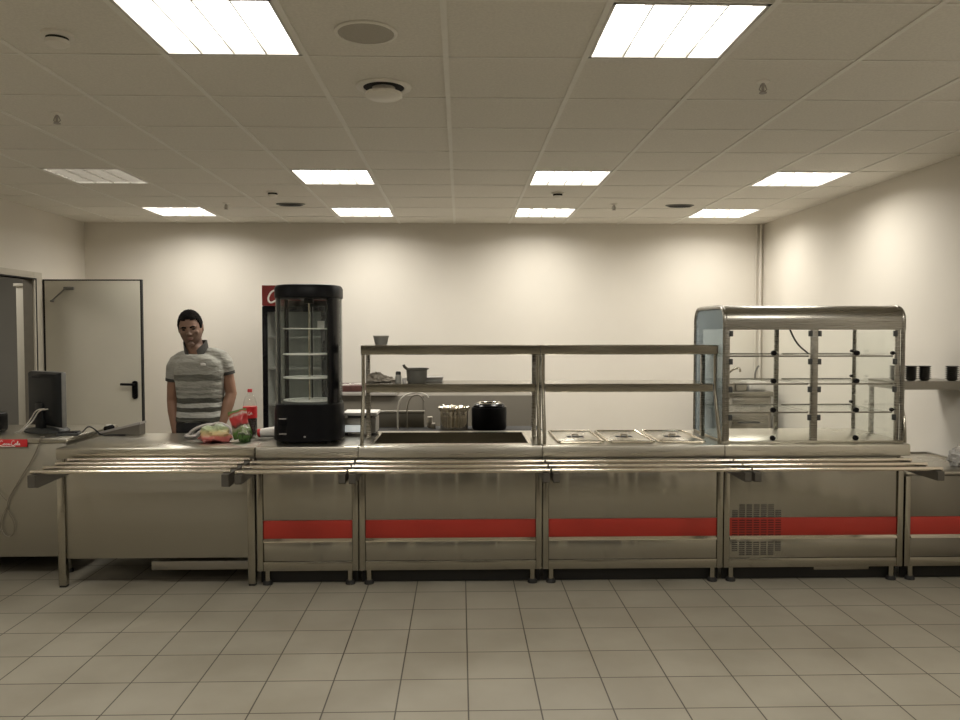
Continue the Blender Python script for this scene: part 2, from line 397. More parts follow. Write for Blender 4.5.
for x, y, lab in ((-2.183, 4.408, 'sprinkler head on the ceiling at the left, before the dim light'), (-2.158, 7.435, 'sprinkler head on the ceiling at the far left, beside the far left light'),
                  (1.435, 3.773, 'sprinkler head on the ceiling behind the right near light'), (1.433, 7.416, 'sprinkler head on the ceiling at the far right of centre')):
    t = thing('sprinkler', lab, 'sprinkler', (x, y, CEIL))
    MB().lathe([(0, CEIL-.001), (.032, CEIL-.001), (.030, CEIL-.006), (.012, CEIL-.012), (0, CEIL-.012)], (x, y, 0), 20).build('escutcheon', 'offwhite', t)
    MB().cyl((x, y, CEIL-.012), (x, y, CEIL-.052), .008, .006, 10).tube([(x-.009, y, CEIL-.018), (x-.018, y, CEIL-.04), (x, y, CEIL-.056)], .003, 6).tube([(x+.009, y, CEIL-.018), (x+.018, y, CEIL-.04), (x, y, CEIL-.056)], .003, 6).build('frame', 'lgrey', t)
    MB().cyl((x, y, CEIL-.054), (x, y, CEIL-.058), .018, .018, 14).build('deflector', 'lgrey', t)

# ---------------------------------------------------------------- serving counters
YFR, YBK, ZT = 4.86, 5.60, .86
RAILY = (4.40, 4.55, 4.71)
def rails(t, x0, x1, ys=RAILY, z=.786, ext0=0., ext1=0., mat='steel_bright', bz0=.722):
    for y in ys:
        MB().cyl((x0+.006-ext0, y, z), (x1-.006+ext1, y, z), .0115, n=14).build('tray_rail', mat, t)
    for xa, xb in ((x0+.010, x0+.046), (x1-.046+min(ext1, 0), x1-.010+min(ext1, 0))):
        MB().prism([(4.37, bz0+.006), (4.376, bz0), (4.41, bz0), (YFR, bz0-.0), (YFR, z-.0125), (4.37, z-.0125)], 'x', xa, xb).build('rail_bracket', 'bracket', t)
def foot(t, x, y, h):
    f = MB().cyl((x, y, .02), (x, y, h), .018, n=16).build('foot', 'steel_mid', t)
    MB().lathe([(0, 0), (.030, 0), (.030, .010), (.022, .024), (0, .024)], (x, y, 0), 18).build('foot_pad', 'rubber', f)
def counter(t, x0, x1, zt=ZT, hole=None, x1top=None, pm='steel', rail=True, ext=0., tm='steel_top', bh=.072):
    xa, xb = x0+.003, x1-.003; xt = xb if x1top is None else x1top
    zu = zt-bh
    # worktop with rolled front edge
    w = MB(); prof = [(YFR-.004, zu), (YFR+.010, zu), (YFR+.010, zt-.02)]
    w.sheet([(YFR, zu), (YFR-.006, zu+.004), (YFR-.006, zt-.012), (YFR-.002, zt-.003), (YFR+.010, zt), (YFR+.03, zt)], -.004, 'x', xa, xt)
    if hole:
        hx0, hx1, hy0, hy1 = hole
        w.box(xa, hx0, YFR+.03, YBK, zt-min(.04, bh), zt); w.box(hx1, xt, YFR+.03, YBK, zt-min(.04, bh), zt)
        w.box(hx0, hx1, YFR+.03, hy0, zt-min(.04, bh), zt); w.box(hx0, hx1, hy1, YBK, zt-min(.04, bh), zt)
    else: w.box(xa, xt, YFR+.03, YBK, zt-min(.04, bh), zt)
    w.build('worktop', tm, t)
    # body: sides, back, bottom
    b = MB().box(xa, xa+.02, YFR+.045, YBK-.01, .09, zu+.03).box(xb-.02, xb, YFR+.045, YBK-.01, .09, zu+.03).box(xa+.02, xb-.02, YBK-.03, YBK-.01, .09, zu+.03).box(xa+.02, xb-.02, YFR+.045, YBK-.03, .09, .11)
    b.box(xa+.02, xb-.02, YFR+.03, YFR+.045, zu-.016, zu+.02)
    b.build('cabinet_body', 'steel_dark', t)
    p = .036
    for a in (xa, xb-p): MB().box(a, a+p, YFR+.001, YFR+.044, .09, zu-.012, .003).build('corner_post', 'steel_mid', t)
    MB().box(xa+p, xb-p, YFR+.004, YFR+.044, .09, .147, .003).build('base_rail', 'steel_mid', t)
    MB().box(xa+p+.002, xb-p-.002, YFR+.010, YFR+.03, .403, zu-.012, .002).build('front_panel', pm, t)
    MB().box(xa+p+.002, xb-p-.002, YFR+.010, YFR+.03, .290, .401, .001).build('red_strip', 'red', t)
    MB().prism([(YFR+.010, .289), (YFR-.004, .276), (YFR-.004, .269), (YFR+.03, .269), (YFR+.03, .289)], 'x', xa+p+.002, xb-p-.002).build('strip_ledge', 'steel_bright', t)
    MB().box(xa+p+.002, xb-p-.002, YFR+.010, YFR+.03, .149, .267, .002).build('lower_panel', pm, t)
    MB().box(xa+.01, xb-.01, YFR+.062, YFR+.075, .004, .089).build('dark_strip', 'dark', t)  # dark strip filling the gap between base rail and floor
    for fx in (xa+.055, xb-.055):
        for fy in (YFR+.035, YBK-.06): foot(t, fx, fy, .09)
    if rail: rails(t, x0, x1, ext1=ext)

c1 = thing('serving_counter', 'narrow steel counter with red strip under the black round display case', 'counter', (-.94, 5.2, 0), 'steel serving counters with a red strip')
counter(c1, -1.25, -.625)
c2 = thing('serving_counter', 'steel counter with red strip and open rectangular water well on top', 'counter', (-.06, 5.2, 0), 'steel serving counters with a red strip')
HOLE = (-.545, .43, 4.968, 5.512)
counter(c2, -.625, .506, hole=HOLE)
hx0, hx1, hy0, hy1 = HOLE
wb = MB().box(hx0, hx0+.004, hy0, hy1, .69, ZT+.0005).box(hx1-.004, hx1, hy0, hy1, .69, ZT+.0005).box(hx0+.004, hx1-.004, hy0, hy0+.004, .69, ZT+.0005).box(hx0+.004, hx1-.004, hy1-.004, hy1, .69, ZT+.0005).box(hx0, hx1, hy0, hy1, .685, .69)
wb.build('well_basin', 'steel_mid', c2)
rm = MB()
for b in ((hx0-.016, hx1+.016, hy0-.016, hy0), (hx0-.016, hx1+.016, hy1, hy1+.016), (hx0-.016, hx0, hy0, hy1), (hx1, hx1+.016, hy0, hy1)): rm.box(b[0], b[1], b[2], b[3], ZT-.002, ZT+.0008)
rm.build('well_rim', 'steel_bright', c2)
c3 = thing('serving_counter', 'steel counter with red strip carrying three lidded food pans', 'counter', (1.07, 5.2, 0), 'steel serving counters with a red strip')
counter(c3, .506, 1.635)
c4 = thing('serving_counter', 'steel counter with red strip and ventilation slots under the glass showcase', 'counter', (2.2, 5.2, 0), 'steel serving counters with a red strip')
counter(c4, 1.635, 2.77, x1top=2.80, ext=-.042)
for zb_, dz, cut in ((.4055, .0120, 'top'), (.293, .0148, ''), (.168, .0125, 'bottom')):
    v = MB()
    for k in range(7):
        xx = 1.690+k*.0455; e_ = k in (0, 6)
        for r in range(7):
            if e_ and ((cut == 'top' and r > 3) or (cut == 'bottom' and r < 2)): continue
            v.box(xx, xx+.036, YFR+.0085, YFR+.013, zb_+dz*r, zb_+dz*r+.0078)
    v.build('vent_slots', 'bracket' if cut else 'red_slot', c4)
MB().box(2.232, 2.585, YFR+.06, YFR+.35, .055, .0895, .002).build('drain_box', 'steel_mid', c4)
c5 = thing('serving_counter', 'low steel counter with red strip against the right wall', 'counter', (3.07, 5.2, 0), 'steel serving counters with a red strip')
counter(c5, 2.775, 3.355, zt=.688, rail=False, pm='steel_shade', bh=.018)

# left steel table with tray rails
t = thing('serving_table', 'open-legged steel table with solid front panel at the left', 'table', (-1.86, 5.2, 0))
TX0, TX1, TZ = -2.452, -1.258, .853
MB().sheet([(YFR, .79), (YFR-.006, .80), (YFR-.006, TZ-.008), (YFR+.004, TZ), (YFR+.03, TZ)], -.004, 'x', TX0, TX1).box(TX0, TX1, YFR+.03, 5.585, TZ-.035, TZ, .003).build('tabletop', 'steel_top', t)
for a in (TX0, TX1-.045):
    for b in (YFR-.0, 5.53):
        l = MB().box(a, a+.045, b, b+.045, .012, .788, .003).build('leg', 'steel_mid', t)
        MB().box(a+.002, a+.043, b+.002, b+.043, 0, .014, .003).build('leg_foot', 'rubber', l)
MB().box(TX0+.046, TX1-.046, YFR+.012, YFR+.03, .175, .789, .002).build('front_panel', 'steel_matte', t)
MB().box(-1.905, TX1-.046, 4.90, 5.50, .092, .146, .003).build('undershelf', 'steel_dark', t)
MB().box(TX0+.046, TX1-.046, 5.545, 5.56, .03, .789).build('back_light_block', 'steel_dark', t)  # unseen panel added to stop light leaking under the table
MB().box(-2.26, -1.91, 5.02, 5.45, .150, .166, .003).build('lower_tray', 'steel_mid', t)
MB().tube([(-1.80, 4.93, .147), (-1.75, 5.0, .160), (-1.62, 4.95, .152), (-1.50, 5.0, .158), (-1.38, 4.95, .150)], .006, 6, smooth=2).build('loose_pipe', 'mgrey', t)
for y in (4.41, 4.545, 4.68, 4.825):
    MB().cyl((-2.365, y, .790), (-1.272, y, .790), .0115, n=14).build('tray_rail', 'steel_bright', t)
for xa, xb in ((-2.362, -2.322), (-1.312, -1.275)):
    MB().prism([(4.37, .712), (4.40, .704), (4.859, .720), (4.859, .7775), (4.37, .7775)], 'x', xa, xb).build('rail_bracket', 'bracket', t)

# cash counter
CZ = .885
t = thing('cash_counter', 'plain steel cash counter at the left edge of the photo', 'counter', (-3.2, 5.4, 0))
MB().box(-4.05, -2.50, 5.095, 5.85, CZ-.03, CZ, .006).build('worktop', 'steel_top', t)
MB().box(-4.04, -2.512, 5.105, 5.13, .124, CZ-.032, .003).box(-2.53, -2.512, 5.13, 5.84, .124, CZ-.032).box(-4.04, -4.02, 5.13, 5.84, .124, CZ-.032).build('front_panel', 'steel_matte', t)
MB().box(-4.02, -2.54, 5.80, 5.82, .01, CZ-.032).build('back_light_block', 'steel_dark', t)  # unseen panel added to keep the floor under the counter dark
for x in (-3.98, -2.55):
    for y in (5.19, 5.78): foot(t, x, y, .124)
MB().box(-4.0, -2.56, 5.16, 5.80, .124, .15).build('bottom_plate', 'steel_dark', t)
st = MB().box(-3.05, -2.747, 5.088, 5.0945, .832, .880, .001).build('brand_plate', 'red_gloss', t)
o = script_logo(.135, .050, -2.925, 5.0875, .831).build('lettering', 'white', st); o['label'] = 'white script lettering on red'
cb = MB().tube([(-2.66, 5.13, .892), (-2.66, 5.10, .893), (-2.66, 5.084, .892), (-2.668, 5.084, .86), (-2.70, 5.086, .78), (-2.80, 5.088, .62), (-2.875, 5.088, .50), (-2.88, 5.088, .42)], .0032, 6, smooth=2)
cb.tube([(-2.88, 5.088, .45), (-2.91, 5.088, .40), (-2.93, 5.086, .32), (-2.89, 5.086, .25), (-2.84, 5.088, .27), (-2.835, 5.088, .35), (-2.87, 5.088, .41), (-2.885, 5.088, .43)], .0028, 6, smooth=2)
cb.tube([(-2.88, 5.086, .49), (-2.92, 5.088, .53), (-2.97, 5.088, .60)], .003, 6, smooth=1)
single(cb, 'hanging_cable', 'cable_g', (-2.8, 5.088, .3), 'thin cable with a coil hanging down the front of the cash counter', 'cable')

# ---------------------------------------------------------------- shelf racks over counters
def rack(label, x0, x1, zb=ZT, xin=.03, low=True, top=True, fy=4.985):
    t = thing('shelf_rack', label, 'shelf rack', ((x0+x1)/2, 5.2, zb+.001), 'steel shelf racks standing on the counters')
    xa, xb = x0+.003, x1-.003
    def shelf(nm, a, b, y0, y1, z0, z1):
        MB().sheet([(y0+.015, z0), (y0+.002, z0+.004), (y0, z0+.01), (y0, z1-.006), (y0+.006, z1), (y1-.006, z1), (y1, z1-.006), (y1, z0)], -.003, 'x', a, b).box(a, a+.003, y0+.003, y1-.003, z0+.004, z1-.002).box(b-.003, b, y0+.003, y1-.003, z0+.004, z1-.002).build(nm, 'steel_mid', t)
    if top: shelf('top_shelf', xa, xb, fy, fy+.30, 1.416, 1.476)
    shelf('lower_shelf', xa+xin, xb-xin, fy+.005, fy+.40, 1.178, 1.231)
    zt = 1.417 if top else 1.18
    for x in (xa+.014, xb-.014):
        MB().tube([(x, fy+.014, zt), (x, fy+.014, 1.22), (x, fy+.008, 1.17), (x, 4.905, zb+.04), (x, 4.905, zb+.001)], .0115, 12).build('front_post', 'steel_mid', t)
        MB().box(x-.0135, x+.0135, fy+.262, fy+.289, zb+.001, zt, .003).build('back_post', 'post', t)
    return t
rack('two-tier steel shelf rack over the open water well', -.625, .506)
rack('two-tier steel shelf rack over the three lidded pans', .506, 1.635)
# single shelf on the low counter
t = thing('shelf_rack', 'single-tier shelf rack with bowl stacks on the low right counter', 'shelf rack', (3.1, 5.35, .688), 'steel shelf racks standing on the counters')
MB().sheet([(5.19, 1.174), (5.19, 1.224), (5.196, 1.230), (5.515, 1.230), (5.52, 1.224), (5.52, 1.174)], -.003, 'x', 2.872, 3.358).box(2.872, 2.875, 5.193, 5.517, 1.178, 1.226).build('shelf', 'steel_dark', t)
MB().box(2.875, 2.903, 5.49, 5.516, .689, 1.226, .003).build('back_post', 'post', t)

# ---------------------------------------------------------------- pan lids
for k, (xl, lab) in enumerate(((.610, 'shiny steel pan lid beside the middle posts, leftmost of three'), (.932, 'shiny steel pan lid in the middle of three'), (1.254, 'shiny steel pan lid next to the glass showcase, rightmost of three'))):
    t = thing('pan_lid', lab, 'pan lid', (xl+.15, 5.22, ZT), 'steel lids on the food pans')
    x1, y0, y1 = xl+.296, 4.945, 5.505
    MB().box(xl+.006, x1-.006, y0+.006, y1-.006, ZT, ZT+.006, .002).build('lid_plate', 'steel_top', t)
    MB().tube([(xl+.02, y0+.006, ZT+.008), (x1-.02, y0+.006, ZT+.008), (x1-.006, y0+.02, ZT+.008), (x1-.006, y1-.02, ZT+.008), (x1-.02, y1-.006, ZT+.008), (xl+.02, y1-.006, ZT+.008), (xl+.006, y1-.02, ZT+.008), (xl+.006, y0+.02, ZT+.008)], .008, 8, closed=True).build('raised_rim', 'steel_bright', t)
    cx = xl+.15
    h = MB().box(cx-.055, cx+.055, 5.18, 5.26, ZT+.0055, ZT+.0068, .0005).build('grip_recess', 'dark', t)
    MB().tube([(cx-.02, 5.22, ZT+.006), (cx-.018, 5.22, ZT+.02), (cx+.018, 5.22, ZT+.02), (cx+.02, 5.22, ZT+.006)], .006, 8).build('grip', 'steel_bright', t)

# ---------------------------------------------------------------- glass showcase
t = thing('glass_showcase', 'steel framed glass food showcase with curved hood and black flap knobs', 'showcase', (2.2, 5.2, ZT))
SX0, SX1, SY0, SY1 = 1.655, 2.785, 4.93, 5.55
def loop(y0, y1, z0, z1, r): return [(y0, z0)] + arc(y0+r, z1-r, r, 180, 90, 8) + arc(y1-r, z1-r, r, 90, 0, 8) + [(y1, z0)]
MB().box(SX0-.005, SX1+.008, SY0-.01, SY1+.018, ZT+.0005, ZT+.014, .003).build('base_tray', 'steel_top', t)
MB().sheet([(SY0-.004, 1.572)] + arc(SY0-.004+.1, 1.725-.1, .1, 180, 90, 10) + arc(SY1-.06, 1.725-.06, .06, 90, 0, 6) + [(SY1, 1.64)], -.008, 'x', SX0+.012, SX1+.014).build('hood', 'post', t)
for x in (SX0, SX1):
    lp = loop(SY0+.002, SY1, ZT+.012, 1.716, .092)
    MB().tube([(x, y, z) for y, z in lp], .013, 10).build('side_frame', 'post', t)
    ins = loop(SY0+.012, SY1-.010, ZT+.014, 1.706, .085)
    o = MB().prism(ins, 'x', x-.003, x+.003).build('side_glass', 'glass_blue' if x == SX0 else 'glass', t)
    if x == SX0: o['label'] = 'blue tinted side glass'
MB().box(SX0+.008, SX0+.012, SY0+.02, SY1-.02, 1.575, 1.70).build('hood_end', 'steel_dark', t)
XM = 2.226
MB().box(XM-.021, XM+.021, SY0+.0, SY0+.028, ZT+.012, 1.60, .003).build('centre_post', 'post', t)
for x in (XM-.005, SX0+.03):
    MB().box(x-.014, x+.014, SY1-.032, SY1-.006, ZT+.012, 1.70, .003).build('back_post', 'post', t)
for x in (SX0+.022, SX1-.028):
    MB().box(x-.012, x+.012, SY0+.004, SY0+.026, ZT+.012, 1.60, .002).build('front_post', 'post', t)
for zz in (1.408, 1.232, 1.052):
    for a, b in ((SX0+.036, XM-.024), (XM+.024, SX1-.042)):
        s = MB().box(a, b, SY0+.045, SY1-.05, zz-.006, zz).build('glass_shelf', 'glass', t)
        MB().box(a, b, SY0+.035, SY0+.044, zz-.008, zz+.002).box(a, b, SY1-.049, SY1-.04, zz-.008, zz+.002).box(a, a+.006, SY0+.045, SY1-.05, zz-.0085, zz-.0062).box(b-.006, b, SY0+.045, SY1-.05, zz-.0085, zz-.0062).build('shelf_edge', 'post', s)
fl = ((.885, 1.045), (1.062, 1.226), (1.245, 1.402), (1.42, 1.565))
for a, b in ((SX0+.038, XM-.026), (XM+.026, SX1-.046)):
    for z0, z1 in fl:
        f = MB().box(a, b, SY0+.006, SY0+.010, z0, z1).build('flap_door', 'glass', t)
        xc = (a+b)/2+(.017 if a < 2 else -.005)
        MB().cyl((xc, SY0+.006, z0+.006), (xc, SY0-.012, z0+.006), .017, .015, 18).build('knob', 'black', f)
hg = MB()
for z in (1.548, 1.372, 1.197, 1.020):
    for x in (SX0+.040, XM-.029, XM+.029, SX1-.048): hg.box(x-.011, x+.011, SY0-.003, SY0+.014, z-.018, z+.018, .002)
hg.build('hinge_blocks', 'charcoal', t)
MB().tube([(2.15, 5.2, 1.70), (2.155, 5.18, 1.60), (2.18, 5.10, 1.48), (2.215, 5.0, 1.42)], .006, 6, smooth=2).build('lamp_cable', 'charcoal', t)
st = MB()
for z in (1.425, 1.067): st.cyl((SX1-.055, SY0+.03, z), (SX1-.055, SY0+.015, z), .012)
for z in (1.425, 1.25, 1.07): st.cyl((SX1-.05, SY1-.055, z), (SX1-.05, SY1-.075, z), .010)
st.build('shelf_studs', 'black', t)
MB().tube([(2.809, 5.06, 1.25), (2.809, 5.02, 1.17), (2.803, 4.95, 1.06), (2.788, 4.905, .98), (2.788, 4.897, .90), (2.788, 4.897, .864)], .010, 10, smooth=2).build('outer_tube', 'steel_mid', t)

# ---------------------------------------------------------------- round countertop display case
DX, DY = -.970, 5.135
t = thing('display_case', 'black countertop display fridge with curved glass and round wire shelves', 'display case', (DX, DY, ZT))
def foot_pts(w, d, n=40, e=3.2):
    P = []
    for k in range(n):
        a = 2*PI*k/n; c, s_ = math.cos(a), math.sin(a)
        ee = e if s_ > 0 else 2.6
        P.append((w*math.copysign(abs(c)**(2/ee), c), d*math.copysign(abs(s_)**(2/ee), s_)))
    return P
def ring(w, d, z, e=3.2): return [Vector((DX+x, DY+y, z)) for x, y in foot_pts(w, d, e=e)]
MB().loft([ring(.205, .195, ZT+.012), ring(.218, .204, ZT+.02), ring(.218, .204, ZT+.09), ring(.214, .200, ZT+.20), ring(.208, .198, ZT+.243), ring(.200, .19, ZT+.25)]).build('base', 'black', t)
fp = MB()
for sx in (-1, 1):
    for sy in (-1, 1): fp.cyl((DX+sx*.14, DY+sy*.13, ZT), (DX+sx*.14, DY+sy*.13, ZT+.014), .02)
fp.build('feet', 'rubber', t)
o = MB().box(DX-.165, DX-.10, DY-.190, DY-.166, ZT+.055, ZT+.175, .004).build('control_panel', 'black_gloss', t)
MB().box(DX-.155, DX-.11, DY-.193, DY-.188, ZT+.158, ZT+.163).box(DX-.155, DX-.11, DY-.193, DY-.188, ZT+.064, ZT+.069).build('panel_trim', 'lgrey', o)
MB().box(DX-.0, DX+.012, DY-.207, DY-.2, ZT+.045, ZT+.055).build('indicator', 'lgrey', t)
MB().loft([ring(.204, .194, 1.772), ring(.210, .200, 1.778), ring(.210, .200, 1.835), ring(.200, .190, 1.853), ring(.17, .16, 1.858)]).build('top_cap', 'black', t)
Z0, Z1 = ZT+.25, 1.772
def fpt(deg, w=.204, d=.194):
    a = math.radians(deg); c, s_ = math.cos(a), math.sin(a); e = 3.2 if s_ > 0 else 2.6
    return Vector((DX+w*math.copysign(abs(c)**(2/e), c), DY+d*math.copysign(abs(s_)**(2/e), s_), 0))
def shell(a0, a1, th, name, mat, n=14, z0=Z0, z1=Z1, w=.204, d=.194):
    rs = []
    for i in range(n+1):
        p = fpt(a0+(a1-a0)*i/n, w, d); q = fpt(a0+(a1-a0)*i/n, w-th, d-th)
        rs.append([Vector((p.x, p.y, z0)), Vector((p.x, p.y, z1)), Vector((q.x, q.y, z1)), Vector((q.x, q.y, z0))])
    return MB().loft(rs).build(name, mat, t)
shell(221, 311, .005, 'front_glass', 'glass')
shell(311, 350, .014, 'corner_post', 'black_gloss', 10)
shell(213, 221, .014, 'corner_post', 'charcoal', 6)
shell(150, 213, .005, 'side_glass', 'glass_frost', 12)
shell(350, 390, .005, 'side_glass', 'glass_grey', 8)
shell(30, 42, .010, 'corner_post', 'black', 5); shell(138, 150, .010, 'corner_post', 'black', 5); shell(42, 48, .005, 'back_glass', 'glass_grey', 3)
shell(48, 138, .005, 'back_glass', 'glass_grey', 10)
fr = MB().box(DX-.155, DX+.155, DY+.12, DY+.132, Z1-.045, Z1-.005).box(DX+.085, DX+.108, DY+.11, DY+.13, Z0, Z1-.04).box(DX-.01, DX+.0, DY+.12, DY+.132, Z0, Z1-.04)
fr.build('inner_frame', 'charcoal', t)
MB().cyl((DX, DY, Z0), (DX, DY, Z1-.002), .006, n=10).build('spindle', 'steel_bright', t)
MB().box(DX-.03, DX+.03, DY-.02, DY+.02, Z1-.03, Z1-.001, .004).build('lamp_box', 'charcoal', t)
MB().box(DX+.03, DX+.075, DY+.128, DY+.1315, Z1-.19, Z1-.14).build('sticker', 'white', t)
for z in (1.125, 1.270, 1.418, 1.580):
    s = MB().tube([(DX+.158*math.cos(2*PI*k/36), DY-.02+.15*math.sin(2*PI*k/36), z) for k in range(36)], .004, 6, closed=True)
    for k in range(18):
        a = 2*PI*k/18; s.tube([(DX+.012*math.cos(a), DY-.02+.012*math.sin(a), z), (DX+.157*math.cos(a), DY-.02+.149*math.sin(a), z)], .0016, 4)
    for rr in (.05, .085, .12): s.tube([(DX+rr*math.cos(2*PI*k/28), DY-.02+rr*.95*math.sin(2*PI*k/28), z+.002) for k in range(28)], .0016, 4, closed=True)
    s.build('wire_shelf', 'wire', t)

# ---------------------------------------------------------------- tall drinks cooler behind
t = thing('drinks_cooler', 'tall black glass-door drinks cooler with a red header behind the display case', 'fridge', (-1.575, 7.9, 0))
kx0, kx1, ky0, ky1 = -1.877, -1.275, 7.6, 8.2
MB().box(kx0, kx0+.03, ky0+.03, ky1, .06, 2.0, .004).box(kx1-.03, kx1, ky0+.03, ky1, .06, 2.0, .004).box(kx0+.03, kx1-.03, ky1-.03, ky1, .06, 2.0).box(kx0+.03, kx1-.03, ky0+.03, ky1-.03, .06, .2).box(kx0+.03, kx1-.03, ky0+.03, ky1-.03, 1.80, 2.0).build('cabinet', 'black', t)
hd = MB().loft([[Vector((kx0+.004, ky0-.02+.05*0, z)), Vector((kx1-.004, ky0-.02, z)), Vector((kx1-.004, ky0+.029, z)), Vector((kx0+.004, ky0+.029, z))] for z in (1.806, 1.998)]).build('header_sign', 'red_dark', t)
ko = kx0-.022
cm = MB().tube([(ko+.155, ky0-.022, 1.955), (ko+.11, ky0-.022, 1.935), (ko+.082, ky0-.022, 1.88), (ko+.09, ky0-.022, 1.845), (ko+.11, ky0-.022, 1.832), (ko+.15, ky0-.022, 1.85), (ko+.19, ky0-.022, 1.88)], 0.009, 6, smooth=2)
o = cm.build('swash', 'white', hd); o['label'] = 'white curved script stroke'
o = script_logo(.36, .12, kx0+.21, ky0-.0205, 1.84).build('lettering', 'white', hd); o['label'] = 'white script lettering on red'
df = MB().box(kx0, kx0+.045, ky0-.01, ky0+.028, .08, 1.80, .004).box(kx1-.045, kx1, ky0-.01, ky0+.028, .08, 1.80, .004).box(kx0+.045, kx1-.045, ky0-.01, ky0+.028, 1.75, 1.80).box(kx0+.045, kx1-.045, ky0-.01, ky0+.028, .08, .16).build('door_frame', 'black_gloss', t)
MB().box(kx0+.045, kx1-.045, ky0+.004, ky0+.010, .16, 1.75).build('door_glass', 'glass_grey', df)
for z in (.5, .85, 1.2, 1.5): MB().box(kx0+.031, kx1-.031, ky0+.06, ky1-.035, z, z+.012).build('shelf', 'lgrey', t)
MB().box(kx0+.031, kx1-.031, ky1-.04, ky1-.0305, .2, 1.8).box(kx0+.0305, kx0+.036, ky0+.035, ky1-.041, .2, 1.8).box(kx1-.036, kx1-.0305, ky0+.035, ky1-.041, .2, 1.8).build('liner', 'paper', t)
kf = MB()
for x in (kx0+.05, kx1-.05):
    for y in (ky0+.08, ky1-.06): kf.cyl((x, y, 0), (x, y, .062), .02)
kf.build('feet', 'rubber', t)

# ---------------------------------------------------------------- items on the left tables
MX, MY = -2.815, 5.47
t = thing('computer_monitor', 'dark flat monitor seen from behind on the cash counter', 'monitor', (MX, MY, CZ), rz=math.radians(-36))
w2 = .205
MB().box(-w2, w2, -.005, .03, .034, .408, .010).build('bezel', 'mgrey', t, local=True)
MB().loft([[Vector((sx*(w2-.004), -.004, z)) for sx, z in ((-1, .038), (1, .038), (1, .404), (-1, .404))],
           [Vector((sx*(w2-.02), -.030, z)) for sx, z in ((-1, .06), (1, .06), (1, .392), (-1, .392))],
           [Vector((sx*(w2-.06), -.045, z)) for sx, z in ((-1, .14), (1, .14), (1, .36), (-1, .36))]]).build('rear_shell', 'monitor_back', t, local=True)
MB().box(-w2+.02, w2-.02, .0305, .033, .10, .385).build('screen', 'black_gloss', t, local=True)
MB().box(-.10, .0, -.047, -.044, .365, .375).build('vent', 'black', t, local=True)
MB().box(-.045, .045, -.060, -.025, .02, .20, .008).build('stand_neck', 'monitor_back', t, local=True)
MB().lathe([(0, 0), (.165, 0), (.165, .008), (.15, .018), (.06, .028), (0, .030)], (0, 0, 0), 36, sy=.8).build('stand_base', 'charcoal', t, local=True)
for k, dx in enumerate((0, .04)):
    MB().tube([(.07+dx, -.05, .16), (.0+dx, -.075, .150), (-.05+dx, -.085, .08), (-.05+dx*.5, -.15, .012), (-.03+dx, -.20, .006)], .0045, 6, smooth=2).build('monitor_cable', 'cable_w', t, local=True)
t = thing('keyboard', 'thin dark keyboard lying beside the monitor base', 'keyboard', (-2.56, 5.27, CZ), rz=math.radians(14))
MB().box(-.075, .055, -.055, .055, 0, .016, .004).build('keyboard_base', 'charcoal', t, local=True)
kk = MB()
for r in range(4):
    for c in range(6): kk.box(-.068+c*.020, -.051+c*.020, -.046+r*.024, -.027+r*.024, .0155, .021, .001)
kk.build('keys', 'black', t, local=True)
single(MB().tube([(-2.52, 5.345, .892), (-2.505, 5.40, .93), (-2.47, 5.42, .90), (-2.43, 5.42, .860), (-2.36, 5.45, .860), (-2.28, 5.45, .8575)], .0045, 6, smooth=2), 'computer_cable', 'black', (-2.45, 5.42, .86), 'short black cable curling from the keyboard towards the sloped stand', 'cable')
t = thing('sloped_stand', 'grey wedge-shaped desk stand rising to the right on the table', 'stand', (-2.33, 5.51, TZ))
MB().prism([(-2.475, TZ), (-2.195, TZ), (-2.195, TZ+.075), (-2.475, TZ+.008)], 'y', 5.475, 5.575).build('wedge_body', 'grey_board', t)
MB().prism([(-2.480, TZ+.008), (-2.188, TZ+.0755), (-2.188, TZ+.092), (-2.480, TZ+.020)], 'y', 5.468, 5.58).build('sloped_top', 'lgrey', t)
t = thing('computer_mouse', 'small black and white mouse lying on the grey sloped stand', 'mouse', (-2.42, 5.52, TZ+.031))
a = Matrix.Translation((-2.42, 5.52, TZ+.0395)) @ Matrix.Rotation(math.radians(-14), 4, 'Y')
MB().lathe([(0, -.004), (.036, -.004), (.038, .008), (.030, .022), (0, .028)], (0, 0, 0), 24, sy=.65, mat=a).build('mouse_body', 'black', t)
MB().lathe([(0, .020), (.026, .020), (.020, .030), (0, .033)], (0, 0, 0), 20, sy=.6, mat=a).build('button_shell', 'white', t)
t = thing('receipt_printer', 'dark rounded device cut by the left edge of the photo', 'printer', (-3.2, 5.4, CZ))
MB().box(-3.34, -3.085, 5.30, 5.50, CZ, CZ+.135, .025, 4).build('printer_body', 'black', t)
MB().box(-3.32, -3.11, 5.285, 5.305, CZ+.02, CZ+.10, .008).build('front_cover', 'charcoal', t)
MB().box(-3.28, -3.14, 5.37, 5.38, CZ+.134, CZ+.137).build('paper_slot', 'dark', t)

